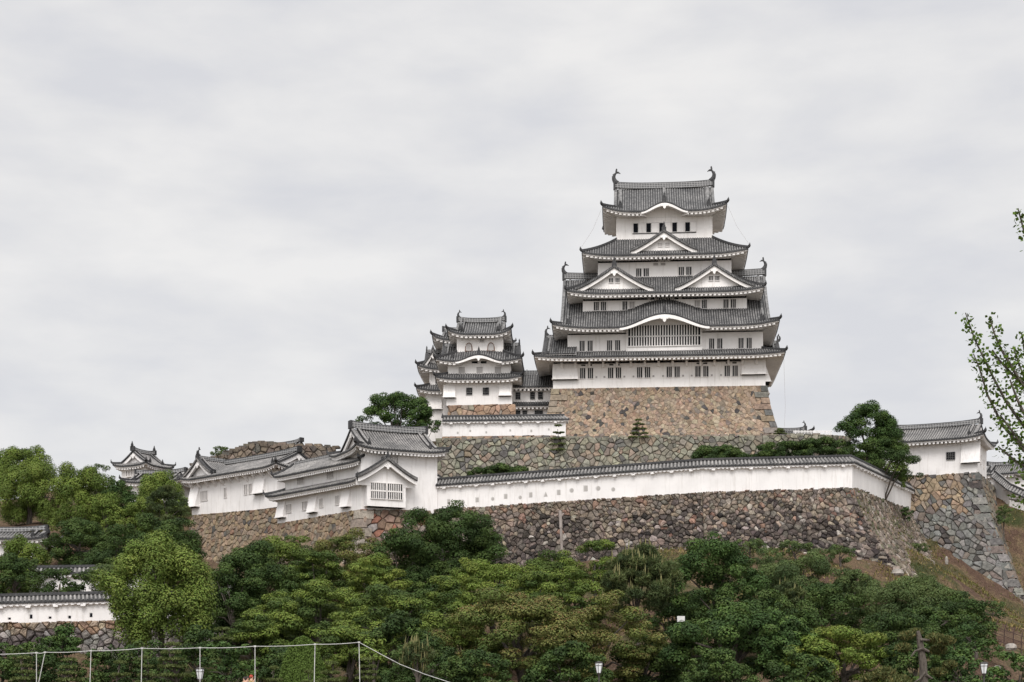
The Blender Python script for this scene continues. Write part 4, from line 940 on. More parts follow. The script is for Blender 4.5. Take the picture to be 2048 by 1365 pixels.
# ------------------------------------------------------------------ trees and plants
nr = np.random.default_rng(11); NL = []
def leafmesh(name, cen, nor, ln, wd, col, parent, tang=None):
    n = len(cen); nor = nor / np.maximum(np.linalg.norm(nor, axis=1, keepdims=True), 1e-6)
    if tang is None: tang = nr.normal(size=(n, 3))
    t = tang - nor * np.sum(tang * nor, 1, keepdims=True); t /= np.maximum(np.linalg.norm(t, axis=1, keepdims=True), 1e-6)
    b = np.cross(nor, t); ln = np.asarray(ln).reshape(-1, 1) * np.ones((n, 1)) / 2; wd = np.asarray(wd).reshape(-1, 1) * np.ones((n, 1)) / 2
    v = np.stack([cen - t * ln, cen + b * wd, cen + t * ln, cen - b * wd], 1).reshape(-1, 3).astype(np.float32)
    me = bpy.data.meshes.new(name); me.vertices.add(4 * n); me.vertices.foreach_set('co', v.ravel())
    me.loops.add(4 * n); me.loops.foreach_set('vertex_index', np.arange(4 * n, dtype=np.int32))
    me.polygons.add(n); me.polygons.foreach_set('loop_start', np.arange(0, 4 * n, 4, dtype=np.int32)); me.polygons.foreach_set('loop_total', np.full(n, 4, dtype=np.int32))
    at = me.color_attributes.new('col', 'FLOAT_COLOR', 'POINT')
    c4 = np.concatenate([np.clip(col * [.98, .97, .80], 0, 1), np.ones((n, 1))], 1); at.data.foreach_set('color', np.repeat(c4, 4, axis=0).astype(np.float32).ravel())
    me.materials.append(M['leaf']); me.update(calc_edges=True); me.validate()
    o = bpy.data.objects.new(name, me); C.objects.link(o); o.parent = parent; return o
def rdir(n, upb=0.0):
    d = nr.normal(size=(n, 3)); d[:, 2] += upb; return d / np.linalg.norm(d, axis=1, keepdims=True)
STY = {
 'camphor': dict(cr=(.15, .25), flat=.95, up=.5, ll=.17, lw=.12, c=[(.122, .170, .044), (.148, .195, .052), (.098, .140, .036)], nj=.26, n=80),
 'camphor_dark': dict(cr=(.15, .24), flat=.95, up=.5, ll=.19, lw=.13, c=[(.095, .138, .034), (.122, .165, .040), (.075, .110, .028)], nj=.28, n=80),
 'maple': dict(cr=(.13, .26), flat=.46, up=.75, ll=.16, lw=.115, c=[(.078, .114, .032), (.118, .160, .040), (.050, .078, .026)], nj=.36, n=95),
 'maple_red': dict(cr=(.13, .25), flat=.46, up=.75, ll=.16, lw=.11, c=[(.112, .136, .044), (.130, .138, .052), (.082, .110, .036)], nj=.36, n=100),
 'maple_lime': dict(cr=(.12, .24), flat=.5, up=.75, ll=.16, lw=.115, c=[(.122, .168, .040), (.104, .148, .037), (.142, .178, .045)], nj=.36, n=100),
 'cherry': dict(cr=(.13, .26), flat=.6, up=.6, ll=.18, lw=.13, c=[(.044, .074, .026), (.062, .096, .032), (.032, .055, .021)], nj=.5, n=80),
 'dense': dict(cr=(.12, .22), flat=.65, up=.6, ll=.19, lw=.14, c=[(.050, .088, .030), (.070, .114, .037), (.035, .064, .024)], nj=.45, n=100),
 'wispy': dict(cr=(.12, .26), flat=.75, up=.4, ll=.16, lw=.085, c=[(.085, .118, .052), (.100, .136, .058), (.062, .092, .044)], nj=.9, n=65),
 'pine': dict(cr=(.13, .24), flat=.6, up=.8, ll=.34, lw=.06, c=[(.068, .090, .042), (.090, .112, .052), (.050, .070, .036)], nj=.9, n=70),
}
def tree(label, cx, cy, cz, rx, rz_, style, dens=1.0, ry=None, name='tree', cat='tree', group=None, lean=0.0, bark='bark', low=-.55, n=None, inner=.12, trunkpx=None, branches=7, candles=0):
    """crown centre (cx,cy,cz), half width rx, half height rz_."""
    S = STY[style]; ry = ry or rx * .85; gz_ = max(ground_z(cx, cy), -.3)
    for (x0, x1, y0, y1, z0) in ((-14, 45, 205, 221, 26.2), (-12, 60, 223, 275, 38.5), (-30, -14, 205, 225, 26)):
        if x0 < cx < x1 and y0 < cy < y1: gz_ = z0
    T = thing(name, label, cat, (cx, cy, gz_), 0, group); h = cz - gz_
    n = n or S['n']; n = int(n)
    d = rdir(n); d[:, 2] = np.where(d[:, 2] < low, -d[:, 2], d[:, 2])
    rad = np.where(nr.random(n) < inner, nr.uniform(.2, .7, n), nr.uniform(.72, 1.0, n)) * (1 + .16 * np.sin(d[:, 0] * 5 + cx) * np.cos(d[:, 2] * 4 + cy))
    cr = nr.uniform(*S['cr'], n) * (rx + rz_) / 2
    k = np.stack([d[:, 0] * (rx - cr * .6), d[:, 1] * (ry - cr * .6), d[:, 2] * (rz_ - cr * .5)], 1) * rad[:, None]
    area = 12.0 * np.sum(cr ** 2) * (.45 + .55 * S['flat']); N_ = int(area / (S['ll'] * S['lw']) * 1.25 * dens); N_ = min(N_, 75000); NL.append(N_)
    ci = nr.choice(n, N_, p=cr ** 2 / np.sum(cr ** 2)); ld = rdir(N_, .45)
    rr = nr.uniform(.55, 1.06, N_) ** .6; lump = 1 + .16 * np.sin(ld[:, 0] * 9 + ci) * np.sin(ld[:, 1] * 8 + ci * 2)
    off = ld * (cr[ci] * rr * lump)[:, None]; off[:, 2] *= S['flat']
    if S['flat'] < .45: off[:, 2] -= (ld[:, 0] ** 2 + ld[:, 1] ** 2) * cr[ci] * .22
    cen = k[ci] + off; cen[:, 2] += h; cen[:, 0] += lean * cen[:, 2]
    nn = ld.copy(); nn[:, 2] = nn[:, 2] / S['flat'] * .7 + S['up']; nn = nn / np.linalg.norm(nn, axis=1, keepdims=True) + nr.normal(size=(N_, 3)) * S['nj'] * .6
    pal = np.array(S['c']); cc = pal[nr.integers(0, 3, n)] * nr.uniform(.85, 1.15, (n, 1))
    col = cc[ci] * nr.uniform(.84, 1.18, (N_, 1)) * (1 + nr.normal(size=(N_, 3)) * .05)
    if style == 'maple_red': col = np.where((nr.random(N_) < .28)[:, None] & (ld[:, 2] > .2)[:, None], col * np.array([1.35, .85, 1.2]), col)
    tang = None
    if style == 'pine': tang = ld + nr.normal(size=(N_, 3)) * .5; tang[:, 2] += .8; nn = nr.normal(size=(N_, 3))
    o = leafmesh('crown', cen, nn, S['ll'] * nr.uniform(.7, 1.3, N_), S['lw'] * nr.uniform(.7, 1.3, N_), col, T, tang)
    if candles:
        ii = nr.choice(n, candles, p=np.where(k[:, 2] > -rz_ * .6, 1, .05) / np.sum(np.where(k[:, 2] > -rz_ * .6, 1, .05))); q = k[ii] + nr.normal(size=(candles, 3)) * cr[ii][:, None] * .4
        q[:, 2] += cr[ii] * S['flat'] + h; tt = np.zeros((candles, 3)); tt[:, 2] = 1; tt += nr.normal(size=(candles, 3)) * .08
        leafmesh('young_shoots', np.repeat(q, 2, 0), nr.normal(size=(candles * 2, 3)) * [1, 1, 0], np.repeat(nr.uniform(.5, 1.1, candles), 2), .11, np.tile([.24, .23, .13], (candles * 2, 1)) * nr.uniform(.7, 1.1, (candles * 2, 1)), T, np.repeat(tt, 2, 0))['kind'] = 'stuff'
    tb = MB(); r0 = max(.10, rx * .055); top = Vector((lean * h, 0, h + rz_ * .1))
    tb.tube([(0, 0, -.4), (rx * .03, 0, h * .35), (lean * h - rx * .03, .05, h * .75), top], [r0 * 1.35, r0, r0 * .8, r0 * .4], 7)
    for i in nr.choice(n, branches, replace=False):
        e = Vector(k[i] * .85) + Vector((lean * (h + k[i][2]), 0, h)); s_ = Vector((lean * h * .6, 0, h * float(nr.uniform(.45, .8)))); mid = s_.lerp(e, .5) + Vector((0, 0, .12 * rx))
        tb.tube([s_, mid, e], [r0 * .5, r0 * .33, r0 * .12], 5)
    tb.build('trunk', bark, T)
    return T
def tpx(label, px, top, bot, w, Y, style, **kw):
    """crown spanning rows top..bot and w pixels wide at distance Y"""
    if Y > 149 and px < 380: w *= 1.22 if top > 1030 else 1.14; bot += 12; kw.setdefault('low', -.9)
    top -= (bot - top) * .05 + 3
    return tree(label, X(px, Y), Y, Z((top + bot) / 2, Y), w / 2 * Y / F, (bot - top) / 2 * Y / F, style, **kw)
tpx('pale olive tree farthest back at the upper left edge', 45, 897, 1000, 120, 222, 'camphor_dark', bark='bark')
tpx('yellow-green rounded tree at the left edge with light bark showing', 58, 926, 1050, 150, 205, 'camphor')
tpx('rounded green tree with domed top, second from the left edge', 165, 938, 1110, 135, 192, 'camphor_dark')
tpx('bright round shoulder tree right of the domed tree', 212, 990, 1080, 58, 188, 'camphor', n=60)
tpx('dark glossy tree in front of the far left turret', 238, 968, 1070, 105, 208, 'dense')
tpx('sparse light tree top left of the far left turret', 207, 932, 985, 50, 214, 'wispy', n=30)
tpx('yellow-green dome tree below the long gallery end', 320, 950, 1095, 102, 196, 'camphor', lean=0.0)
tpx('bright olive bush tree left of the dark pine', 275, 1000, 1080, 66, 193, 'camphor', n=60)
tpx('dark bushy pine in front of the yellow-green dome tree', 335, 978, 1062, 80, 190, 'pine', n=70, dens=1.3)
tpx('dark spreading maple under the pine near the stone wall', 320, 1035, 1135, 160, 178, 'cherry')
tpx('dark maple mass in the middle of the left trees', 160, 1040, 1145, 125, 180, 'cherry')
tpx('dark maple spreading toward the left gallery wall', 235, 1060, 1160, 140, 172, 'cherry', n=70)
tpx('mid green round tree above the lower left wall', 42, 1082, 1190, 100, 168, 'camphor_dark')
tpx('dark low tree at the left edge over the white wall', 30, 1110, 1205, 120, 158, 'cherry', n=70)
tpx('dark leafy tree hanging over the white wall roof', 120, 1140, 1200, 110, 152, 'cherry', n=60)
tpx('dark wispy tree between wall and big camphor', 215, 1130, 1190, 90, 153, 'wispy', n=60)
tpx('big rounded camphor tree with many light green puffs', 322, 1088, 1318, 246, 128, 'camphor', n=150, dens=1.0, low=-.85)
tpx('dark green tree behind the tower roof, left of the smaller keep', 795, 790, 890, 160, 218, 'dense')
tpx('dark green tree sloping down beside the tower roof', 845, 815, 905, 75, 215, 'dense', n=60)
tpx('shrub on top of the brown stone bastion', 440, 895, 922, 50, 247, 'wispy', n=24, name='shrub', cat='shrub')
tpx('conifer-shaped dark tree in front of the terrace right of the keep', 1738, 812, 965, 150, 214, 'dense', n=100)
tpx('lower right limbs of the layered tree by the turret', 1765, 875, 990, 150, 212, 'cherry', n=80)
tpx('olive shrub behind the descending white wall', 1790, 925, 1000, 60, 222, 'camphor_dark', n=40, name='shrub', cat='shrub')
for px, t_, b_, w_, lb in ((1440, 902, 940, 115, 'low green shrub behind the white wall below the keep base'), (1560, 893, 935, 110, 'low green shrub left of the tall layered tree'), (1640, 888, 935, 100, 'low green shrub touching the tall layered tree'), (1005, 942, 972, 110, 'small shrub peeping over the white wall under the grey terrace wall')):
    tpx(lb, px, t_ - 8, b_ + 4, w_ * 1.25, 206, 'cherry', n=60, name='shrub', cat='shrub', group='shrubs behind the long white wall', dens=1.5)
for lb, px, t_, b_, w_, Y, st in (('ivy patch hanging under the end of the sloping white wall', 1808, 1018, 1052, 46, 219, 'dense'), ('small shrub on the slope left of the upright white stone', 1838, 1088, 1112, 44, 205, 'wispy'), ('green weeds clinging to the right edge of the grey bastion', 2008, 1015, 1062, 34, 226, 'wispy'),
   ('thin bush at the foot of the rubble wall right of the dense tree', 1500, 1082, 1122, 74, 176, 'wispy'), ('thin bush at the foot of the rubble wall, middle of three', 1590, 1086, 1128, 84, 176, 'wispy'), ('thin bush at the foot of the rubble wall nearest the corner', 1680, 1092, 1138, 74, 176, 'wispy'), ('bushy growth on the slope below the bastion corner', 1985, 1205, 1240, 60, 170, 'wispy')):
    tpx(lb, px, t_, b_, w_, Y, st, n=34, name='shrub', cat='shrub', dens=1.2, branches=4)
# central and right woodland
W_ = [
 ('dark maple on the left of the central grove', 505, 1098, 1290, 165, 142, 'cherry', {}),
 ('maple topping the central grove under the brown stone wall', 575, 1078, 1230, 170, 152, 'maple', {}),
 ('maple with bronze tips just below the pale corner stones', 690, 1068, 1230, 170, 156, 'maple_red', {}),
 ('tall dark cherry with grey branches left of the rubble wall', 885, 1018, 1190, 190, 160, 'cherry', dict(bark='bark_pale', n=120)),
 ('dark cherry shoulder right of the tallest cherry', 965, 1050, 1180, 90, 163, 'cherry', dict(n=60)),
 ('dark cherry between the grove top and the tall cherry', 800, 1070, 1220, 150, 155, 'cherry', {}),
 ('layered green maple at the grove centre', 640, 1165, 1320, 190, 128, 'maple', {}),
 ('layered green maple below the tall cherry', 790, 1180, 1330, 200, 122, 'maple', {}),
 ('dark maple low in the grove left of the topiary dome', 520, 1230, 1370, 150, 126, 'maple', {}),
 ('bright green maple left of the yellow maple', 985, 1125, 1250, 210, 140, 'maple_lime', {}),
 ('dark green maple under the drain pole', 1075, 1115, 1230, 160, 150, 'maple', {}),
 ('round dark bush at the foot of the drain pole', 1190, 1088, 1180, 130, 158, 'maple', dict(n=70)),
 ('broad maple with bronze tips in the lower centre', 1040, 1190, 1370, 280, 112, 'maple_red', dict(n=130)),
 ('bronze-tipped maple behind the lamp', 1200, 1205, 1370, 200, 116, 'maple_red', {}),
 ('lime maple at lower left of the bronze maple', 930, 1240, 1365, 130, 114, 'maple_lime', dict(n=70)),
 ('dense dark tree right of the shaggy pine', 1432, 1088, 1255, 205, 138, 'dense', dict(n=130)),
 ('wispy thin tree below the rubble wall', 1600, 1115, 1230, 170, 150, 'wispy', dict(n=90)),
 ('thin grey-green tree near the foot of the corner', 1540, 1105, 1210, 90, 156, 'wispy', dict(n=50)),
 ('layered cherry with drooping leaves at lower right centre', 1470, 1222, 1370, 270, 112, 'dense', dict(n=120)),
 ('dark wispy tree behind the lime maple', 1640, 1170, 1280, 170, 140, 'cherry', {}),
 ('lime green maple in the lower right', 1690, 1255, 1385, 210, 108, 'maple_lime', dict(n=120)),
 ('broad dark wispy tree in front of the soil slope', 1825, 1166, 1290, 185, 138, 'wispy', dict(n=130, dens=1.5)),
 ('dark green tree right of the pine trunk', 1915, 1200, 1305, 150, 134, 'cherry', {}),
 ('dark shade tree under the wispy tree', 1800, 1235, 1340, 180, 126, 'cherry', {}),
 ('rounded dark shrub at the fence foot', 1950, 1255, 1320, 120, 124, 'dense', dict(n=50)),
 ('leafy green shrub beside the right lamp', 1930, 1320, 1400, 110, 98, 'dense', dict(n=50)),
 ('leafy green shrub in the lower right corner', 2040, 1310, 1400, 110, 100, 'dense', dict(n=50)),
 ('dark tree in shade behind the left lamp rope', 590, 1290, 1400, 130, 118, 'cherry', {}),
 ('dark low tree in shade below the lower maple', 860, 1290, 1400, 160, 108, 'cherry', {}),
 ('dark low tree in shade behind the centre lamp', 1290, 1280, 1400, 150, 118, 'cherry', {}),
 ('dark low tree in the shade right of centre', 1370, 1270, 1400, 120, 122, 'cherry', {}),
 ('conifer-like dark green shrub in front of the lower left stone wall', 128, 1262, 1385, 105, 118, 'dense', dict(n=80)),
 ('dark shrub at the lower left edge', 5, 1285, 1400, 70, 116, 'cherry', dict(n=50)),
 ('bright green round tree behind the rope near the people', 462, 1290, 1390, 110, 100, 'dense', dict(n=70)),
 ('small light green tree below the rope end', 748, 1283, 1330, 55, 98, 'camphor', dict(n=36)),
]
W_ += [
 ('green maple filling the grove between its two tallest maples', 632, 1110, 1230, 130, 148, 'maple', {}),
 ('olive maple in the upper grove left of the tall cherry', 745, 1120, 1250, 130, 146, 'maple_lime', {}),
 ('dark maple at the left shoulder of the grove', 468, 1140, 1300, 120, 138, 'cherry', {}),
 ('dark maple in the heart of the grove', 570, 1190, 1310, 130, 136, 'maple', {}),
 ('layered maple under the grey cherry branches', 890, 1160, 1290, 150, 132, 'maple', {}),
 ('dark maple in the shade at the grove bottom', 700, 1250, 1380, 170, 112, 'maple', {}),
 ('dark maple in the shade right of the tiered garden pine', 800, 1245, 1380, 140, 112, 'cherry', {}),
 ('dark filler tree behind the lime maple and bright green maple', 900, 1180, 1290, 120, 138, 'cherry', {}),
 ('green maple between bronze maple and shaggy pine', 1150, 1150, 1270, 130, 138, 'maple', {}),
 ('green maple high behind the bronze maple', 1070, 1150, 1260, 150, 132, 'maple', {}),
 ('dark tree between shaggy pine and dense dark tree', 1345, 1180, 1300, 110, 142, 'cherry', {}),
 ('dark tree under the dense dark tree', 1440, 1180, 1300, 160, 134, 'cherry', {}),
 ('dark tree behind the layered cherry', 1560, 1200, 1310, 160, 128, 'cherry', {}),
 ('layered cherry right of the layered drooping one', 1580, 1250, 1370, 150, 110, 'dense', {}),
 ('wispy tree on the lower slope left of the broad wispy one', 1705, 1150, 1260, 120, 148, 'wispy', dict(dens=1.4)),
 ('wispy tree rising at the right of the broad wispy one', 1885, 1175, 1255, 110, 142, 'wispy', dict(dens=1.4)),
 ('dark shrub beneath the broad wispy tree', 1860, 1220, 1300, 150, 130, 'cherry', {}),
 ('dark low shrub behind the bare-trunk pine', 1830, 1290, 1400, 140, 106, 'cherry', {}),
 ('low dark shrub at bottom right before the lime maple', 1600, 1310, 1400, 130, 100, 'cherry', {}),
 ('low green shrub between pine trunk and right lamp', 1900, 1300, 1400, 90, 104, 'dense', {}),
 ('green bush left of the right lamp foot', 1990, 1345, 1400, 70, 94, 'dense', dict(n=40)),
 ('dark tree behind garden pines at the far left bottom', 60, 1290, 1400, 110, 112, 'cherry', {}),
 ('dark tree behind garden pines below the big camphor', 300, 1290, 1400, 130, 108, 'cherry', {}),
 ('dark tree behind garden pines left of the bright round tree', 400, 1270, 1390, 120, 116, 'cherry', {}),
 ('dark tree behind the thin garden pine', 215, 1300, 1400, 80, 112, 'cherry', {}),
 ('dark shade tree at bottom centre left', 960, 1300, 1400, 130, 104, 'cherry', {}),
 ('dark shade tree at bottom centre right', 1130, 1300, 1400, 150, 106, 'cherry', {}),
 ('dark shade tree below the layered drooping cherry', 1430, 1310, 1400, 150, 104, 'cherry', {}),
]
for lb, px, t_, b_, w_, Y, st, kw in W_: tpx(lb, px, t_ - 4, b_ + (b_ - t_) * .16, w_ * 1.22, Y, st, **dict(dict(low=-.9), **kw))
tpx('shaggy pine with pale upright shoots under the rubble wall', 1275, 1100, 1262, 165, 124, 'pine', name='pine_tree', n=100, candles=230, dens=1.5, low=-.9)
tpx('smaller dark pine with upright shoots right of the dense tree', 1580, 1165, 1270, 80, 134, 'pine', name='pine_tree', n=50, candles=40, dens=1.6)
tpx('shaggy young pine with pale shoots below the falling rope', 835, 1285, 1370, 75, 96, 'pine', name='pine_tree', n=45, candles=70, dens=1.5)
def cloud_pine(label, px, top, Y, w, tiers=7, h=None, bare=False):
    z1 = Z(top, Y); x = X(px, Y); gz_ = max(ground_z(x, Y), 0)
    for (x0, x1, y0, y1, z0) in ((-14, 45, 205, 221.5, 26.2), (-12, 60, 221.5, 275, 38.5)):
        if x0 < x < x1 and y0 < Y < y1: gz_ = z0
    T = thing('cloud_pruned_pine', label, 'pine tree', (x, Y, gz_), 0, 'cloud-pruned pines'); H = z1 - gz_; W = w / 2 * Y / F
    tb = MB(); pts = []; hh = H * 1.0
    for i in range(8): f = i / 7; pts.append((math.sin(f * 5 + px) * W * .18, math.cos(f * 4 + px) * W * .12, -.2 + f * (H * .95)))
    tb.tube(pts, [max(.05, W * .09) * (1.2 - f * .9) for f in [i / 7 for i in range(8)]], 7)
    cen = []; nor = []; col = []; tan = []; lo = max(.0, H - w * Y / F * 1.5)
    for i in range(tiers):
        f = (i + .4) / tiers; zz = lo + (H - lo) * f; spread = W * (1.05 - .75 * f)
        for k in range(3 if i < tiers - 1 else 1):
            a = px + i * 2.4 + k * 2.1; rr = spread * (.62 if i < tiers - 1 else 0) ; c = Vector((math.cos(a) * rr, math.sin(a) * rr * .8, zz + .15 * math.sin(a * 3)))
            r = spread * .52 if i < tiers - 1 else W * .38; n = int(260 * max(1, r / .6) ** 1.5)
            d = rdir(n, .5); d[:, 2] = abs(d[:, 2]); q = d * nr.uniform(.6, 1, (n, 1)) * r; q[:, 2] *= .30
            cen.append(q + np.array(c)); t = d * .8 + nr.normal(size=(n, 3)) * .4; t[:, 2] += .9; tan.append(t); nor.append(nr.normal(size=(n, 3)))
            col.append(np.tile([.095, .118, .050], (n, 1)) * nr.uniform(.6, 1.35, (n, 1)))
            tb.tube([(pts[min(7, int(f * 7))][0], pts[min(7, int(f * 7))][1], zz - .25), tuple(c)], [W * .05, W * .02], 5)
    s_ = max(.7, W / 2)
    cen = np.concatenate(cen); leafmesh('crown', cen, np.concatenate(nor), .30 * s_, .055 * s_ + .03, np.concatenate(col), T, np.concatenate(tan)); tb.build('trunk', 'bark', T)
for a in (('small trained pine by the end of the level white wall', 1117, 843, 221.5, 44), ('small trained pine standing before the tan keep base', 1277, 838, 221.6, 44), ('low trained pine at the right foot of the keep base', 1560, 858, 222.6, 40)): cloud_pine(*a, tiers=5)
for a in (('layered garden pine at the far lower left', 50, 1302, 92, 80, 7), ('layered garden pine before the conifer-like shrub', 140, 1306, 90, 78, 7), ('thin layered garden pine left of the third rope post', 240, 1318, 92, 70, 5),
          ('layered garden pine under the big camphor', 345, 1275, 99, 95, 8), ('tall layered garden pine right of the big camphor', 445, 1252, 112, 90, 7), ('small layered garden pine beside the third post', 292, 1312, 96, 55, 6),
          ('small layered garden pine left of the topiary dome', 548, 1328, 90, 52, 4), ('flat-tiered garden pine right of the topiary dome', 662, 1312, 90, 75, 6), ('tiered garden pine under the small light tree', 737, 1306, 92, 72, 7),
          ('small round garden pine in front of the topiary dome', 618, 1335, 86, 45, 3), ('small garden pine near the bottom left of centre', 985, 1345, 92, 60, 3)):
    cloud_pine(*a[:5], tiers=a[5])
# pine with a bare trunk at lower right
Yp = 96; T = thing('pine_tree', 'pine with bare dark trunk and broken limbs at lower right', 'pine tree', (X(1848, Yp), Yp, ground_z(X(1848, Yp), Yp)), 0); gz_ = T.location.z
def rel(px, py, y=0): return (X(px, Yp) - T.location.x, y, Z(py, Yp) - gz_)
tb = MB(); tb.tube([(0, 0, -.3), rel(1848, 1365), rel(1846, 1325), rel(1840, 1285), rel(1836, 1262)], [.30, .27, .24, .2, .1], 8)
for q in ([(1842, 1298), (1828, 1303), (1820, 1314)], [(1844, 1298), (1856, 1304)], [(1848, 1345), (1838, 1358), (1826, 1366)], [(1838, 1280), (1858, 1281)], [(1850, 1350), (1862, 1358)]): tb.tube([rel(*p, -.25) for p in q], [.10, .07, .04], 6)
tb.build('trunk', 'bark', T); cen = []; tan = []; col = []
for (px, py, w_) in ((1836, 1265, 22), (1870, 1278, 34), (1895, 1282, 28), (1815, 1272, 26), (1808, 1296, 26), (1885, 1300, 30), (1775, 1348, 42), (1745, 1358, 30), (1800, 1362, 30), (1880, 1345, 26), (1905, 1330, 24), (1790, 1372, 50)):
    n = 750; d = rdir(n, .4); q = d * nr.uniform(.4, 1, (n, 1)) * w_ * .62 * Yp / F; q[:, 2] *= .55; cen.append(q + np.array(rel(px, py, float(nr.uniform(-1, 1))))); t = d + nr.normal(size=(n, 3)) * .3; t[:, 2] += .9; tan.append(t)
    col.append(np.where(nr.random((n, 1)) < .22, [[.17, .15, .07]], [[.080, .095, .042]]) * nr.uniform(.7, 1.3, (n, 1)))
cen = np.concatenate(cen); leafmesh('crown', cen, nr.normal(size=cen.shape), .34, .06, np.concatenate(col), T, np.concatenate(tan))
# clipped dome
Yd = 104; T = thing('topiary_dome', 'large clipped round green bush behind the rope posts', 'bush', (X(605, Yd), Yd, max(0, ground_z(X(605, Yd), Yd))), 0)
n = 30000; d = rdir(n, .2); rx = 54 * Yd / F; rzd = (Z(1272, Yd) - T.location.z); d[:, 2] = abs(d[:, 2])
q = d * np.array([rx, rx, rzd]) * (nr.uniform(.93, 1.0, (n, 1)) + .02 * np.sin(d[:, :1] * 17) * np.sin(d[:, 2:] * 13)); leafmesh('crown', q, d + nr.normal(size=(n, 3)) * .5, .13, .08, np.tile([.080, .125, .032], (n, 1)) * nr.uniform(.6, 1.3, (n, 1)), T)
m = MB(); m.tube([(0, 0, -.2), (0, 0, rzd * .7)], [.2, .1], 7); m.build('trunk', 'bark', T)
# ginkgo branches entering from the right, near the camera
Yg = 45; gx0 = X(2290, Yg); T = thing('ginkgo_tree', 'near tree sending thin leafy shoots in from the right edge', 'tree', (gx0, Yg, 0), 0)
def gr(px, py, dy=0): return Vector((X(px, Yg + dy) - gx0, dy, Z(py, Yg + dy)))
tb = MB(); tb.tube([(0, 0, -.3), (-.1, 0, 5), (.1, .1, 10), (0, 0, 17)], [.42, .34, .24, .06], 9); cen = []; col = []
shoots = [[(2290, 1080), (2150, 960), (2060, 870), (2010, 800), (1978, 738), (1950, 680), (1931, 626)], [(2290, 1040), (2160, 900), (2065, 800), (2030, 745), (2003, 700), (1988, 665), (1979, 634)],
          [(2290, 1120), (2160, 1020), (2060, 915), (2005, 850), (1975, 790), (1960, 740), (1947, 708)], [(2290, 1090), (2150, 1000), (2070, 945), (2035, 925), (2010, 905), (1996, 893)],
          [(2290, 640), (2180, 580), (2090, 520), (2048, 462), (2036, 417)], [(2290, 980), (2180, 880), (2100, 800), (2052, 720), (2043, 665)], [(2120, 900), (2060, 850), (2035, 800), (2020, 760)], [(2150, 850), (2080, 790), (2030, 755), (1998, 720), (1985, 700)],
          [(2290, 1000), (2190, 900), (2090, 830), (2050, 760), (2028, 700)], [(2160, 980), (2090, 940), (2045, 890), (2015, 850), (2000, 830)], [(2290, 1180), (2150, 1100), (2080, 1015), (2040, 1003), (2018, 998)], [(2200, 1060), (2100, 975), (2050, 955), (2028, 950)], [(2160, 760), (2090, 720), (2052, 690)]]
for si, s_ in enumerate(shoots):
    dy = float(nr.uniform(-1.2, 1.2)); pts = [gr(px, py, dy) for px, py in s_]; n = len(pts); tb.tube(pts, [.06 * (1 - i / n) + .008 for i in range(n)], 5)
    for i in range(n - 1):
        seg = pts[i + 1] - pts[i]; m = int(seg.length / .075 * (1.0 + .0 * i))
        for j in range(m):
            c = pts[i] + seg * (j / m); r = .14 + .12 * (1 - (i + j / m) / n); kk = 6
            cen.append(np.array(c) + nr.normal(size=(kk, 3)) * r * .62); col.append(np.tile([.062, .105, .018], (kk, 1)) * nr.uniform(.6, 1.5, (kk, 1)))
cen = np.concatenate(cen); leafmesh('leaves', cen, nr.normal(size=cen.shape) + [0, 0, .6], .125 * nr.uniform(.6, 1.2, len(cen)), .11 * nr.uniform(.7, 1.2, len(cen)), np.concatenate(col), T); tb.build('trunk', 'bark', T)
# tufts and weeds on the soil slope: countless ground cover
n = 90000; gxs = nr.uniform(8, 100, n); gys = nr.uniform(140, 240, n); msk = (np.sin(gxs * .5 + gys * .13) + np.sin(gys * .31 - gxs * .2) + nr.normal(size=n) * .8) > .4; gxs, gys = gxs[msk], gys[msk]; gzs = hz(gxs, gys)
n = len(gxs); cen = np.stack([gxs, gys, gzs + .15], 1); tt = nr.normal(size=(n, 3)) * .5; tt[:, 2] += 1
o = leafmesh('grass', cen, nr.normal(size=(n, 3)), nr.uniform(.3, .85, n), .10, np.where(nr.random((n, 1)) < .45, [[.10, .11, .035]], [[.20, .155, .08]]) * nr.uniform(.6, 1.3, (n, 1)), None, tt); tag(o, 'dry grass and weeds on the bare soil slope', 'grass', kind='stuff')
n = 7000; u = nr.random(n); v = nr.random(n) ** .7
A0, A1, A2, A3 = [np.array(q) for q in (TRa, TEa, BRa, BEa)]
tpn = A0 + (A1 - A0) * u[:, None]; btn = A2 + (A3 - A2) * u[:, None]; q = tpn + (btn - tpn) * np.stack([v ** 1.35, v ** 1.35, v], 1); q += np.array([.25, -.12, .05]); nn = nr.normal(size=(n, 3)); msk = (np.sin(u * 14 + v * 5) + np.sin(v * 9 - u * 4) + nr.normal(size=n) * .6) > .7
o = leafmesh('wall_weeds', q[msk], nn[msk] + [.5, -.5, .5], .45, .14, (np.where(nr.random((n, 1)) < .5, [[.085, .105, .03]], [[.17, .14, .07]]) * nr.uniform(.6, 1.3, (n, 1)))[msk], None); tag(o, 'weeds growing on the receding face of the rubble wall', 'weeds', kind='stuff')

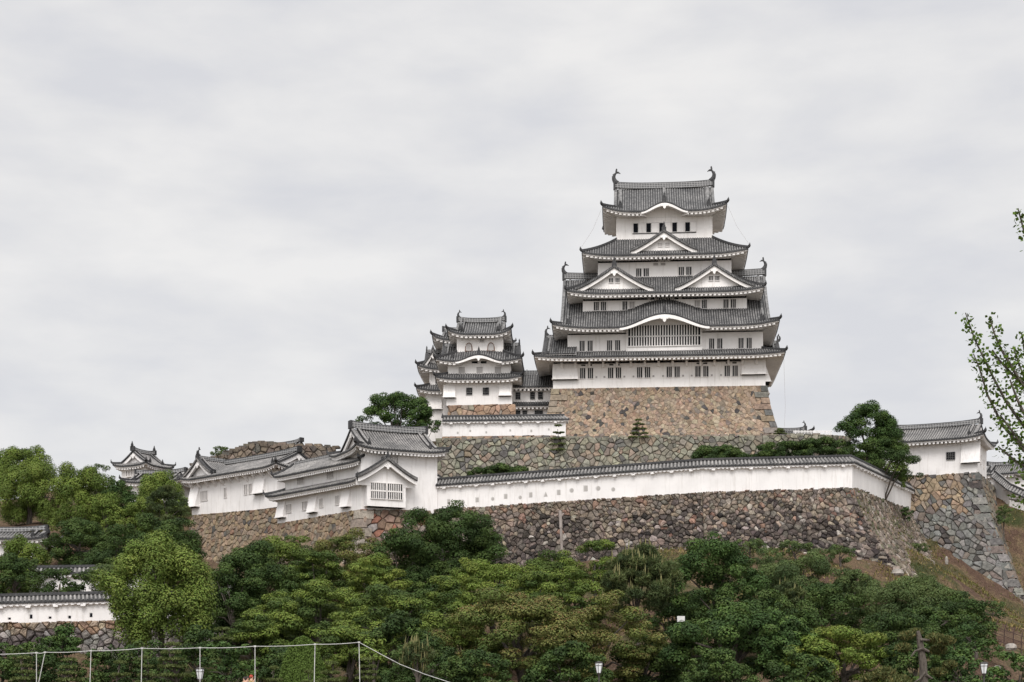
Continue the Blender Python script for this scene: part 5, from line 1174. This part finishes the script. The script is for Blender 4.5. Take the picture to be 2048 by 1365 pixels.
# ------------------------------------------------------------------ rope frame, lamps, fence, people
gp = 'white posts of the rope frame'
Yr = 60
posts = [((73, 1306), (73, 1400), 'thin white rope post nearest the left edge'), ((90, 1305), (70, 1400), 'leaning white rope post at lower left'), ((182, 1302), (176, 1400), 'slightly leaning white rope post below the stone wall corner'), ((284, 1297), (280, 1400), 'white rope post under the big camphor'), ((400, 1296), (400, 1400), 'white rope post directly above the left lamp'),
         ((510, 1293), (510, 1400), 'white rope post right of the bright green round tree'), ((630, 1289), (626, 1400), 'white rope post in front of the topiary dome'), ((718, 1285), (722, 1400), 'white rope post where the rope drops to the right')]
for (a, b, lb) in posts:
    o = thing('rope_post', lb, 'post', P(b[0], 1400 + EYE * F / Yr, Yr), 0, gp); top = P(*a, Yr) - o.location; base = Vector((0, 0, -.1))
    if a[0] == 90: base = Vector((-.35, 0, -.1))
    m = MB(); m.tube([base, top], .016, 8); m.build('pole', 'rope', o); m = MB(); m.box((top.x, 0, top.z), (.09, .07, .06)); m.build('cap', 'rope', o)
m = MB(); rp = [(-60, 1309), (73, 1306)] + [p[0] for p in posts[1:]]
pts = []
for i in range(len(rp) - 1):
    for k in range(6): f = k / 6; pts.append(P(rp[i][0] + (rp[i + 1][0] - rp[i][0]) * f, rp[i][1] + (rp[i + 1][1] - rp[i][1]) * f + 6 * f * (1 - f), Yr))
pts.append(P(718, 1285, Yr))
for px, py in ((760, 1308), (800, 1329), (850, 1349), (905, 1367), (960, 1384)): pts.append(P(px, py, Yr))
m.tube(pts, .014, 6); tag(m.build('rope', 'rope'), 'long white rope strung across the posts and falling to the right', 'rope')
def lamp(px, py, Y, label, w=17):
    x = X(px, Y); s = w * Y / F; zt = Z(py, Y); hgt = s * 1.25; gz_ = max(0, ground_z(x, Y))
    o = thing('street_lamp', label, 'street lamp', (x, Y, gz_), 0, 'park lamps along the lawn'); z1 = zt - gz_; z0 = z1 - hgt
    m = MB(); m.tube([(0, 0, -.1), (0, 0, .6), (0, 0, .65), (0, 0, z0 + .02)], [.09, .085, .055, .05], 10); m.build('post', 'iron', o)
    def ring(z, r): return [(math.cos(k * math.pi / 3 + .26) * r, math.sin(k * math.pi / 3 + .26) * r, z) for k in range(6)]
    gl_ = MB(); vs = ring(z0 + .03, s * .25) + ring(z1 - hgt * .25, s * .44) + ring(z1 - .03, s * .46); gl_.add(vs, [(5, 4, 3, 2, 1, 0), tuple(range(12, 18))] + [(i, (i + 1) % 6, (i + 1) % 6 + 6, i + 6) for i in range(6)] + [(i + 6, (i + 1) % 6 + 6, (i + 1) % 6 + 12, i + 12) for i in range(6)]); gl_.build('lamp_shade', 'glass', o)
    fr = MB(); A, B, D_ = ring(z0, s * .26), ring(z1 - hgt * .25, s * .455), ring(z1, s * .475)
    for i in range(6):
        j = (i + 1) % 6
        for a, b in ((A[i], B[i]), (B[i], D_[i]), (A[i], A[j]), (B[i], B[j]), (D_[i], D_[j])): fr.tube([a, b], .016, 5)
    fr.build('frame', 'iron', o); c = MB(); c.tube([(0, 0, z1 - .02), (0, 0, z1 + .03), (0, 0, z1 + .08)], [s * .52, s * .52, s * .12], 6); c.build('cap', 'iron', o); c = MB(); c.tube([(0, 0, z0 - .16), (0, 0, z0 + .01)], [.06, s * .27], 8); c.build('collar', 'iron', o)
lamp(400, 1338, 88, 'white glass lamp on the left below a rope post'); lamp(1198, 1326, 90, 'white glass lamp at bottom centre before the bronze maple'); lamp(1968, 1327, 88, 'white glass lamp at lower right beside leafy shrubs')
Yf = 132; fc = thing('iron_fence', 'rusty iron fence with bent tops on the lower right slope', 'fence', P(2020, 1290, Yf), 0); f0 = fc.location
for px, t_ in ((1992, 1241), (2009, 1247), (2027, 1253), (2043, 1262), (2062, 1270)):
    m = MB(); b_ = P(px - 1, t_ + 46, Yf) - f0; tt = P(px, t_ + 12, Yf) - f0; m.tube([b_, tt, P(px + 4, t_, Yf) - f0], .045, 6); m.build('post', 'rust', fc)
for dz in (14, 26, 40): m = MB(); m.tube([P(1985, 1241 + dz - 3, Yf) - f0, P(2010, 1247 + dz, Yf) - f0, P(2075, 1270 + dz, Yf) - f0], .03, 5); m.build('rail', 'rust', fc)
nb = thing('notice_board', 'white notice board half hidden under the shaggy pine', 'sign', P(1362, 1250, 122), 0); m = MB(); m.box((0, 0, .45), (.6, .06, .45)); m.build('panel', 'white', nb)
for sx in (-.3, .3): m = MB(); m.box((sx, .05, -.5), (.07, .07, 1.4)); m.build('leg', 'iron', nb)
rk = random.Random(3)
for px, py, Y, w_, lb in ((1360, 1125, 180.5, 24, 'pale rock on the soil below the rubble wall'), (1795, 1146, 180.8, 26, 'foundation rock at the bottom of the wall corner'), (1893, 1122, 198, 7, 'upright white stone on the bare slope'), (1995, 1338, 100, 22, 'pale rock by the right lamp'), (2022, 1295, 118, 26, 'pale boulder under the iron fence')):
    s_ = w_ * Y / F / 2; q = P(px, py, Y); m = MB(); n = 9; vs = []; tall = 2.6 if w_ == 7 else .6
    for z_, r_ in ((-.8, .8), (-.2, 1), (.5, .85), (1, .4)):
        for k in range(n): a = k * 2 * math.pi / n; r = r_ * rk.uniform(.8, 1.15) * s_; vs.append((q.x + math.cos(a) * r, q.y + math.sin(a) * r * .8, q.z + z_ * s_ * tall))
    fs = [(i * n + k, i * n + (k + 1) % n, (i + 1) * n + (k + 1) % n, (i + 1) * n + k) for i in range(3) for k in range(n)] + [tuple(range(3 * n, 4 * n))]
    m.add(vs, fs, 0, (.29, .265, .24)); o = m.build('stonework', 'stone'); o.name = 'rock'; o.data.name = 'rock'; tag(o, lb, 'rock')
def person(label, loc, rz, shirt, pants='cloth_navy', hat=None, arm='down', h=1.7):
    o = thing('person', label, 'person', loc, rz); s = h / 1.7
    V = [(0, 0, .92, .13), (0, 0, 1.12, .14), (0, 0, 1.36, .15), (0, 0, 1.48, .062), (0, -.01, 1.60, .088), (0, -.01, 1.68, .06),
         (-.1, 0, .84, .088), (-.11, -.02, .48, .06), (-.11, .02, .09, .042), (-.11, -.13, .04, .034), (.1, 0, .84, .088), (.12, .05, .48, .06), (.12, .12, .09, .042), (.12, -.02, .04, .034)]
    E = [(0, 1), (1, 2), (2, 3), (3, 4), (4, 5), (0, 6), (6, 7), (7, 8), (8, 9), (0, 10), (10, 11), (11, 12), (12, 13)]
    for sx in (-1, 1):
        b = len(V)
        if arm == 'up' and sx < 0: A = [(-.19, 0, 1.38, .056), (-.30, -.10, 1.20, .045), (-.26, -.28, 1.40, .034), (-.25, -.32, 1.47, .03)]
        else: A = [(sx * .19, 0, 1.38, .056), (sx * .24, .02, 1.11, .044), (sx * .25, -.08, .88, .034), (sx * .25, -.11, .80, .032)]
        V += A; E += [(2, b), (b, b + 1), (b + 1, b + 2), (b + 2, b + 3)]; hx = A[-1]
        for k in range(4): V.append((hx[0] - .022 + .015 * k, hx[1] - .02 - .01 * k % 2, hx[2] - (.085 if arm == 'down' or sx > 0 else -.085), .0085)); E.append((b + 3, len(V) - 1))
        V.append((hx[0] - sx * .04, hx[1] - .03, hx[2] - .03, .010)); E.append((b + 3, len(V) - 1))
    V.append((0, -.105, 1.60, .014)); E.append((4, len(V) - 1))
    me = bpy.data.meshes.new('body'); me.from_pydata([(a * s, b_ * s, c * s) for a, b_, c, r in V], E, []); bo = bpy.data.objects.new('body', me); C.objects.link(bo); bo.parent = o
    md = bo.modifiers.new('skin', 'SKIN'); md.use_smooth_shade = True
    for i, v in enumerate(V): me.skin_vertices[0].data[i].radius = (v[3] * s, v[3] * s)
    me.skin_vertices[0].data[0].use_root = True; sb = bo.modifiers.new('sub', 'SUBSURF'); sb.levels = sb.render_levels = 1; me.materials.append(M['skin'])
    m = MB(); m.tube([(0, 0, .88 * s), (0, 0, 1.1 * s), (0, 0, 1.36 * s), (0, 0, 1.46 * s)], [.19 * s, .18 * s, .205 * s, .08 * s], 12, squash=.7)
    for sx in (-1, 1):
        if arm == 'up' and sx < 0: m.tube([(-.17 * s, 0, 1.40 * s), (-.30 * s, -.10 * s, 1.20 * s), (-.27 * s, -.24 * s, 1.34 * s)], [.075 * s, .06 * s, .05 * s], 8)
        else: m.tube([(sx * .17 * s, 0, 1.40 * s), (sx * .24 * s, .02 * s, 1.11 * s), (sx * .25 * s, -.06 * s, .92 * s)], [.075 * s, .06 * s, .05 * s], 8)
    m.build('shirt', shirt, o, True)
    m = MB(); m.tube([(-.1 * s, 0, .92 * s), (-.11 * s, -.02 * s, .48 * s), (-.11 * s, .02 * s, .1 * s)], [.115 * s, .085 * s, .07 * s], 9); m.tube([(.1 * s, 0, .92 * s), (.12 * s, .05 * s, .48 * s), (.12 * s, .12 * s, .1 * s)], [.115 * s, .085 * s, .07 * s], 9); m.build('trousers', pants, o, True)
    m = MB(); m.tube([(0, .015 * s, 1.56 * s), (0, .02 * s, 1.66 * s), (0, .01 * s, 1.735 * s)], [.10 * s, .112 * s, .05 * s], 10); m.build('hat' if hat else 'hair', hat or 'hair', o, True)
    m = MB()
    for sx in (-1, 1): m.box((sx * .034 * s, -.098 * s, 1.625 * s), (.022 * s, .012 * s, .010 * s)); m.box((sx * .098 * s, .0, 1.60 * s), (.02 * s, .035 * s, .05 * s))
    m.box((0, -.096 * s, 1.555 * s), (.045 * s, .012 * s, .010 * s)); m.build('face', 'wood', o)
    return o
def psn(label, px, ptop, Y, shirt, **kw):
    h = kw.get('h', 1.7); person(label, (X(px, Y), Y, Z(ptop, Y) - h * 1.02), kw.pop('rz', 0), shirt, **kw)
psn('person in ochre jacket and red cap at the bottom edge by a rope post', 503, 1350, 82, 'cloth_ochre', hat='cloth_red', rz=R(70), arm='up')
psn('person in white shirt with dark strap at the bottom edge, left of the red cap', 489, 1354, 84, 'cloth_white', rz=R(-20))
psn('person in dark clothes between the white shirt and the red cap', 495, 1353, 88, 'cloth_navy', rz=R(30))
psn('person in white shirt on the terrace below the keep base, left one', 1438, 865, 223, 'cloth_white', h=1.65)
psn('person in white shirt on the terrace below the keep base, right one', 1451, 864, 223.2, 'cloth_white', h=1.65)
psn('person in blue jacket below the level white wall', 1012, 873, 223.2, 'cloth_blue', h=1.65)
